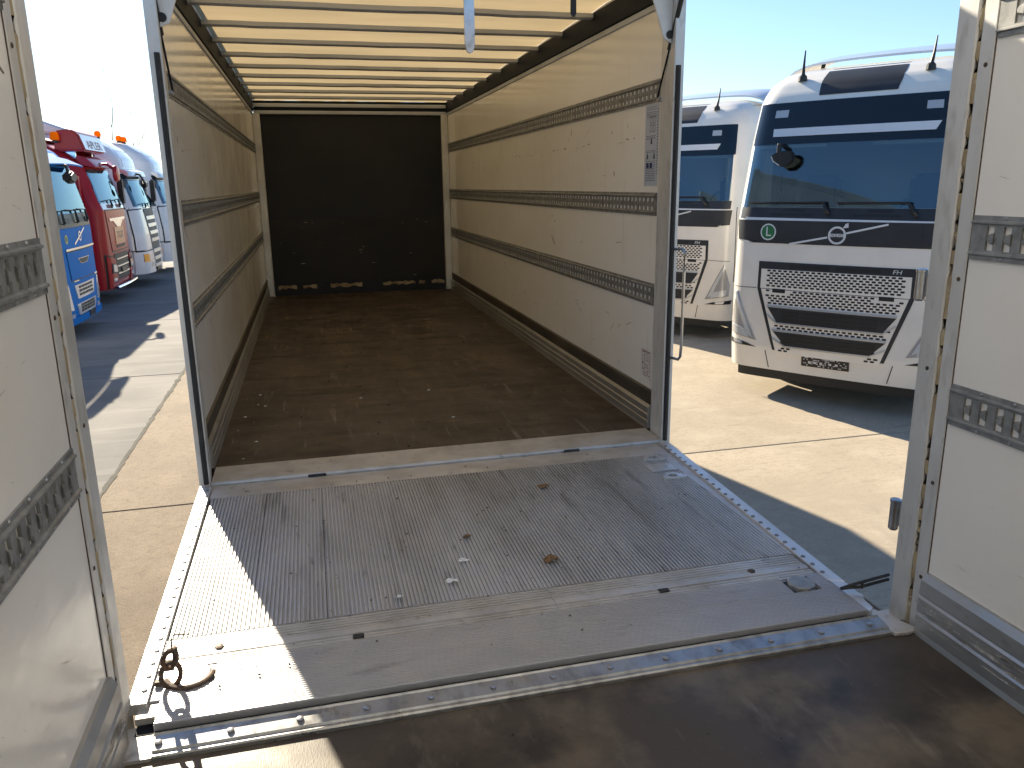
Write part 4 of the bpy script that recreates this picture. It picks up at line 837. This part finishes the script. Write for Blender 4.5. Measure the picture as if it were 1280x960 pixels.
# ---- red truck with roof light box
def red_truck(loc, th):
    sh = Shell(1.22, .22, .05, S=((0, .03), (.6, 0), (2.05, 0), (2.2, .05), (2.9, .24), (3.0, .28), (3.2, .55), (3.45, 1.0), (3.52, 1.3)), I=((0, 0), (2.2, .02), (2.9, .08), (3.2, .14), (3.45, .2), (3.52, .4)), Ly=2.4)
    root = thing('tractor_truck', loc, 'red truck with roof light box and orange beacons, second in the left row', 'truck', 'tractors in the left row', rz=th)
    ua = sh.side_u(.85); ub = sh.side_u(1.96); hs = [(-1.08, 1.08, 2.2, 2.9)]+[(min(s*ua, s*ub), max(s*ua, s*ub), .3, 1.1) for s in (-1, 1)]
    B(root, sh.body(.33, 3.52, hs), 'cab_body', 'paint_red', smooth=True)
    P(root, sh, 'windscreen', 'glass', rect(-1.08, 1.08, 2.195, 2.905), .004, 0, nu=36, nz=8)
    m = MB(); n = 20; V = []
    for (dy, z) in ((.10, 3.20), (-.10, 3.12), (-.24, 2.96), (-.22, 2.94), (.02, 3.0), (.12, 3.10)):
        for i in range(n+1):
            a = -1+2*i/n; p = sh.pt(a*1.10, 2.95); V.append((p[0]*1.0, p[1]+dy, z))
    F = [(r_*(n+1)+i, r_*(n+1)+i+1, ((r_+1) % 6)*(n+1)+i+1, ((r_+1) % 6)*(n+1)+i) for r_ in range(6) for i in range(n)]+[tuple(r_*(n+1) for r_ in range(6)), tuple(r_*(n+1)+n for r_ in range(6))]
    sv = B(root, m.add(V, F), 'sun_visor', 'paint_red', smooth=True)
    for u in (-.6, 0, .6): B(root, MB().lathe([(.03, 0), (.03, -.012), (.02, -.016)], (u, sh.pt(u, 2.95)[1]-.205, 3.02), 'y', 10), 'visor_lamp', 'lamp_white', parent=sv)
    # light box
    p0 = sh.pt(0, 3.2)[1]
    bx = B(root, MB().prism([(p0-.32, 3.28), (p0-.20, 3.66), (p0-.05, 3.74), (p0+.25, 3.70), (p0+.30, 3.28)], 'x', -.95, .95), 'light_box', 'paint_red', bev=.04, smooth=True, seg=2)
    fpt = lambda x, t, o: (x, p0-.32+.12*t-o, 3.28+.38*t+o*.3)
    m = MB(); m.add([fpt(-.90, .10, .004), fpt(.90, .10, .004), fpt(.90, .93, .004), fpt(-.90, .93, .004)], [(0, 1, 2, 3)]); B(root, m, 'sign_face', 'sign_white', parent=bx)
    V, F = text_mesh('APLER', .26); m = MB().add([fpt(v[0]*1.75, .38+v[1]/.40, .008) for v in V], F); B(root, m, 'sign_lettering', 'print_red', parent=bx)
    for x in (-.7, .7): B(root, MB().box(x-.03, x+.03, p0-.05, p0+.2, 3.12, 3.285), 'light_box_stay', 'chrome')
    # front panels
    P(root, sh, 'wiper_panel', 'paint_silver', rect(-1.05, 1.05, 2.06, 2.19), .006, 0, nu=36)
    m = MB()
    for c in (-.45, .35): sh.patch(rect(c-.25, c+.2, 2.08, 2.15), .006, .006, m=m)
    B(root, m, 'wash_nozzles', 'print_red')
    for s in (-1, 1): P(root, sh, 'panel_gap', 'plastic', [(s*.62, .34), (s*1.20, .34), (s*1.20, 1.10), (s*.70, 1.02)], .004, 0)
    P(root, sh, 'panel_gap', 'plastic', [(-.80, 1.12), (.80, 1.12), (.98, 2.05), (-.98, 2.05)], .003, 0, nu=24)
    hp = P(root, sh, 'front_hatch', 'paint_red', [(-.78, 1.15), (.78, 1.15), (.95, 2.03), (-.95, 2.03)], .012, 0, nu=24)
    m = MB(); sh.patch([(-.72, 1.80), (.72, 1.80), (.78, 1.86), (-.78, 1.86)], .012, .012, m=m); sh.patch([(-.16, 1.66), (.16, 1.66), (.5, 1.80), (-.5, 1.80)], .012, .012, m=m); B(root, m, 'wing_emblem', 'chrome', parent=hp)
    op = P(root, sh, 'lettered_panel', 'orange_panel', rect(-.45, .45, 1.28, 1.66), .010, .012, parent=hp)
    m = MB(); sh.text('TGX', .22, .0, 1.47, .024, m, 1.4); B(root, m, 'panel_lettering', 'panel_dark', parent=hp)
    P(root, sh, 'hatch_slot', 'plastic', rect(-.42, .42, 1.20, 1.26), .006, .012, parent=hp)
    P(root, sh, 'centre_grille', 'plastic', [(-.62, .50), (.62, .50), (.62, 1.08), (-.70, 1.08)], .010, 0, nu=20)
    for z in (.62, .78, .94): P(root, sh, 'grille_bar', 'chrome', rect(-.56, .56, z, z+.03), .012, .010)
    P(root, sh, 'number_plate', 'plate', rect(-.26, .26, .64, .75), .01, .022)
    for s in (-1, 1):
        P(root, sh, 'corner_panel', 'paint_red', [(s*.64, .36), (s*1.16, .36), (s*1.16, 1.06), (s*.72, .98)], .03, 0)
        hl = P(root, sh, 'headlight', 'plastic', [(s*.68, .66), (s*1.06, .68), (s*1.04, .90), (s*.68, .86)], .012, .03); P(root, sh, 'lens', 'lamp_white', [(s*.73, .69), (s*.99, .71), (s*.97, .87), (s*.73, .84)], .008, .042, parent=hl)
        P(root, sh, 'fog_lamp', 'lamp_white', rect(s*.90-.12, s*.90+.12, .49, .56), .010, .03)
        B(root, MB().box(s*1.40-.11, s*1.40+.11, .34, .46, 2.2, 2.8), 'mirror', 'paint_red', bev=.04, smooth=True, seg=2)
        P(root, sh, 'wind_deflector', 'paint_red', [(s*(sh.ue+.02), 1.15), (s*(sh.ue+.34), 1.15), (s*(sh.ue+.34), 2.75), (s*(sh.ue+.02), 2.75)], .02)
    B(root, MB().tube([sh.pt(-1.0+.1*i, .36, .09) for i in range(21)], .035, 10), 'bull_bar', 'chrome', smooth=True)
    for a in (-.55, .25): wiper(root, sh, a+.2, 2.08, a+.22, 2.26, a-.35, 2.24)
    B(root, MB().lathe([(.05, 0), (.17, -.02), (.18, -.06), (.15, -.10), (.06, -.115)], (-.55, -.16, 2.82), 'y', 14), 'front_mirror', 'paint_red', smooth=True); B(root, MB().tube([(-.55, -.2, 2.9), (-.55, -.05, 3.02), (-.55, .2, 3.02)], .03, 8), 'mirror_bracket', 'paint_red', smooth=True)
    beacon(root, -1.02, .78, 3.45, .085, .17); beacon(root, -.98, 2.15, 3.5, .085, .17)
    for y in (1.0, 1.25): B(root, MB().lathe([(.02, .5), (.03, .1), (.08, 0)], (-.6+y*.3, .75, 3.46), 'y', 10), 'air_horn', 'chrome', smooth=True)
    B(root, MB().prism([(.95, 3.5), (2.4, 3.5), (2.4, 3.85), (2.2, 3.85)], 'x', -1.0, 1.0), 'roof_deflector', 'paint_red', bev=.05, smooth=True)
    side_glass(root, sh, 2.12, 2.8, .3); interior(root, sh, 2.2, 'plastic_grey'); running_gear(root, sh, 2.4)
    return root
red_truck((-4.92, 16.0, G), R(90))

# ---- white high-roof tractor with bar grille
def bar_grille_tractor(loc, th, label):
    sh = Shell(1.27, .40, .10, S=((0, .05), (.6, 0), (1.3, .02), (1.95, .10), (2.05, .12), (2.85, .34), (3.0, .36), (3.25, .42), (3.5, .62), (3.75, 1.0), (3.88, 1.5)), I=((0, 0), (1.4, .01), (2.1, .03), (2.9, .08), (3.3, .12), (3.6, .2), (3.8, .32), (3.88, .5)), Ly=2.5)
    root = thing('tractor_truck', loc, label, 'truck', 'tractors in the left row', rz=th)
    ua = sh.side_u(.85); ub = sh.side_u(1.96); hs = [(-1.12, 1.12, 2.05, 2.85)]+[(min(s*ua, s*ub), max(s*ua, s*ub), .3, 1.1) for s in (-1, 1)]
    B(root, sh.body(.34, 3.88, hs), 'cab_body', 'paint_cool', smooth=True)
    P(root, sh, 'windscreen', 'glass', rect(-1.12, 1.12, 2.045, 2.70), .004, 0, nu=36, nz=8); P(root, sh, 'shade_band', 'panel_gloss', rect(-1.14, 1.14, 2.702, 2.86), .02, 0, nu=36)
    m = MB(); n = 20; V = []
    for (dy, z) in ((.02, 2.98), (-.16, 2.93), (-.20, 2.80), (-.17, 2.79), (.0, 2.9)):
        for i in range(n+1):
            a = -1+2*i/n; p = sh.pt(a*1.1, 2.9); V.append((p[0], p[1]+dy, z))
    F = [(r_*(n+1)+i, r_*(n+1)+i+1, ((r_+1) % 5)*(n+1)+i+1, ((r_+1) % 5)*(n+1)+i) for r_ in range(5) for i in range(n)]+[tuple(r_*(n+1) for r_ in range(5)), tuple(r_*(n+1)+n for r_ in range(5))]
    B(root, m.add(V, F), 'sun_visor', 'silver', smooth=True)
    P(root, sh, 'roof_panel', 'paint_silver', [(-.85, 3.04), (.85, 3.04), (.78, 3.42), (-.78, 3.42)], .010, 0); P(root, sh, 'roof_panel', 'paint_silver', [(-.76, 3.44), (.76, 3.44), (.66, 3.70), (-.66, 3.70)], .010, 0)
    for s in (-1, 1):
        P(root, sh, 'roof_vent', 'plastic', rect(s*sh.side_u(1.0, 3.3)-.04, s*sh.side_u(1.0, 3.3)+.04, 3.28, 3.33), .006)
        P(root, sh, 'panel_gap', 'plastic', [(s*.53, .91), (s*1.33, .90), (s*1.33, 1.98), (s*.68, 2.0)], .005, 0, nu=10, nz=8)
        P(root, sh, 'corner_panel', 'paint_cool', [(s*.56, .95), (s*1.30, .93), (s*1.30, 1.95), (s*.70, 1.98)], .03, 0, nu=10, nz=8)
        P(root, sh, 'bumper', 'paint_cool', [(s*.40, .33), (s*1.38, .36), (s*1.38, .90), (s*.52, .92)], .03, 0, nu=10, nz=6)
        hl = P(root, sh, 'headlight', 'lamp_white', [(s*.58, .66), (s*1.15, .64), (s*1.15, .86), (s*.58, .86)], .010, .03, nu=8); P(root, sh, 'indicator', 'lamp_orange', rect(min(s*.95, s*1.15), max(s*.95, s*1.15), .65, .85), .006, .040, parent=hl)
        for u in (.60, .76): B(root, sh.disc(s*u, .55, .06, .034, MB()), 'fog_lamp', 'lamp_dark')
        P(root, sh, 'handle_recess', 'plastic', [(s*1.1, .925), (s*1.5, .925), (s*1.5, .95), (s*1.1, .95)], .036)
        B(root, MB().box(s*1.45-.12, s*1.45+.12, .34, .46, 2.1, 2.75), 'mirror', 'plastic', bev=.04, smooth=True, seg=2)
    gf = P(root, sh, 'grille_frame', 'plastic_grey', [(-.46, .38), (.46, .38), (.66, 1.98), (-.66, 1.98)], .010, 0, nu=16, nz=12)
    for k in range(7):
        z = .46+k*.19+(.10 if k > 2 else 0); w = .44+.13*(z-.4)/1.5
        P(root, sh, 'grille_bar', 'silver', [(-w, z), (w, z), (w+.01, z+.09), (-w-.01, z+.09)], .035, .010, parent=gf, nu=14)
    P(root, sh, 'name_strip', 'plastic_grey', rect(-.62, .62, 1.84, 1.97), .02, .010, parent=gf)
    P(root, sh, 'number_plate', 'plate', rect(-.26, .26, .36, .46), .01, .035)
    for a in (-.5, .3): wiper(root, sh, a+.2, 2.0, a+.22, 2.12, a-.35, 2.1)
    B(root, MB().prism([(-.62, 2.60), (-.50, 2.50), (-.32, 2.52), (-.22, 2.62), (-.40, 2.70)], 'y', -.04, .10), 'front_mirror', 'plastic', bev=.03, smooth=True, seg=2); B(root, MB().tube([(-.42, .02, 2.66), (-.5, .1, 2.84), (-.5, .35, 2.9)], .028, 8), 'mirror_bracket', 'plastic', smooth=True)
    side_glass(root, sh, 2.02, 2.75, .3); interior(root, sh, 2.05, 'plastic_grey'); running_gear(root, sh, 2.5)
    return root
s1 = bar_grille_tractor((-4.72, 19.2, G), R(90), 'white high roof tractor with bar grille, third in the left row')
s2 = copy_tree(s1); s2.location = (-4.62, 22.9, G); s2['label'] = 'white high roof tractor farthest in the left row, cut by the box wall'
B(s1, MB().prism([(1.35, 3.86), (2.4, 3.80), (2.45, 4.12), (2.1, 4.14)], 'x', -1.0, 1.0), 'roof_deflector', 'paint_silver', bev=.05, smooth=True)
for t, xs_ in ((s1, (.75,)), (s2, (-.9, -.3))):
    for x in xs_: beacon(t, x, 1.25, 3.80, .08, .15)

# ---- unseen box trailer, added only to cast shade on the slabs beside the box
bt = thing('shade_trailer', (-6.7, 6.35, G), 'unseen white box trailer added to shade the left slabs, hidden by the near wall', 'trailer', rz=R(90))
B(bt, MB().box(-1.25, 1.25, -2.25, 6.2, 1.15, 4.0), 'body', 'outer_skin', bev=.02)
B(bt, MB().box(-1.2, 1.2, -2.1, 6.1, .95, 1.149), 'frame', 'dark_metal')
for s in (-1, 1): B(bt, MB().box(s*1.2-.02, s*1.2+.02, -1.5, 3.0, .45, .94), 'side_guard', 'silver')
for y in (3.6, 4.9): wheel_pair(bt, y, .5, 1.0, .5, .34)
for s in (-1, 1): B(bt, MB().box(s*.7-.06, s*.7+.06, -1.0, -.88, .02, .949), 'landing_leg', 'dark_metal')

# ------------------------------------------------------------------ bare tree far behind the left row
def tree(loc, H, label, seed):
    random.seed(seed); root = thing('bare_tree', loc, label, 'tree'); tr = MB(); cr = MB()
    def grow(p, d, l, r, lev, m):
        pts = [p]; rs = [r]; q = Vector(p); dd = Vector(d)
        for i in range(4):
            dd = (dd+Vector((random.uniform(-.14, .14), random.uniform(-.14, .14), random.uniform(-.02, .12)))).normalized(); q = q+dd*l/4; pts.append(tuple(q)); rs.append(r*(1-.16*(i+1)))
        m.tube(pts, rs, 6 if lev < 2 else 4, cap=False)
        if lev >= 5: return
        for k in range(3 if lev < 4 else 2):
            t = random.choice((2, 3, 4)) if k else 4; a = random.uniform(0, 6.28); sp = random.uniform(.35, .75)
            nd = (dd+Vector((math.cos(a)*sp, math.sin(a)*sp, random.uniform(-.05, .2)))).normalized(); grow(pts[t], nd, l*random.uniform(.62, .82), rs[t]*.62, lev+1, cr)
    grow((0, 0, 0), (0, 0, 1), H*.30, H*.015, 0, tr)
    B(root, tr, 'trunk', 'bark', smooth=True); B(root, cr, 'crown', 'bark', smooth=True)
tree((-11.9, 52, G), 15.0, 'slender bare tree against the bright sky behind the left truck row', 4)
for o in bpy.data.objects:
    if o.name.split('.')[0] in ('honeycomb_openings', 'plate_pixels', 'print', 'grille_slots', 'wash_nozzles', 'intake_louvre', 'sign_lettering', 'panel_lettering', 'panel_seam', 'door_seam'): o['kind'] = 'stuff'
    if '_w' in o: del o['_w']
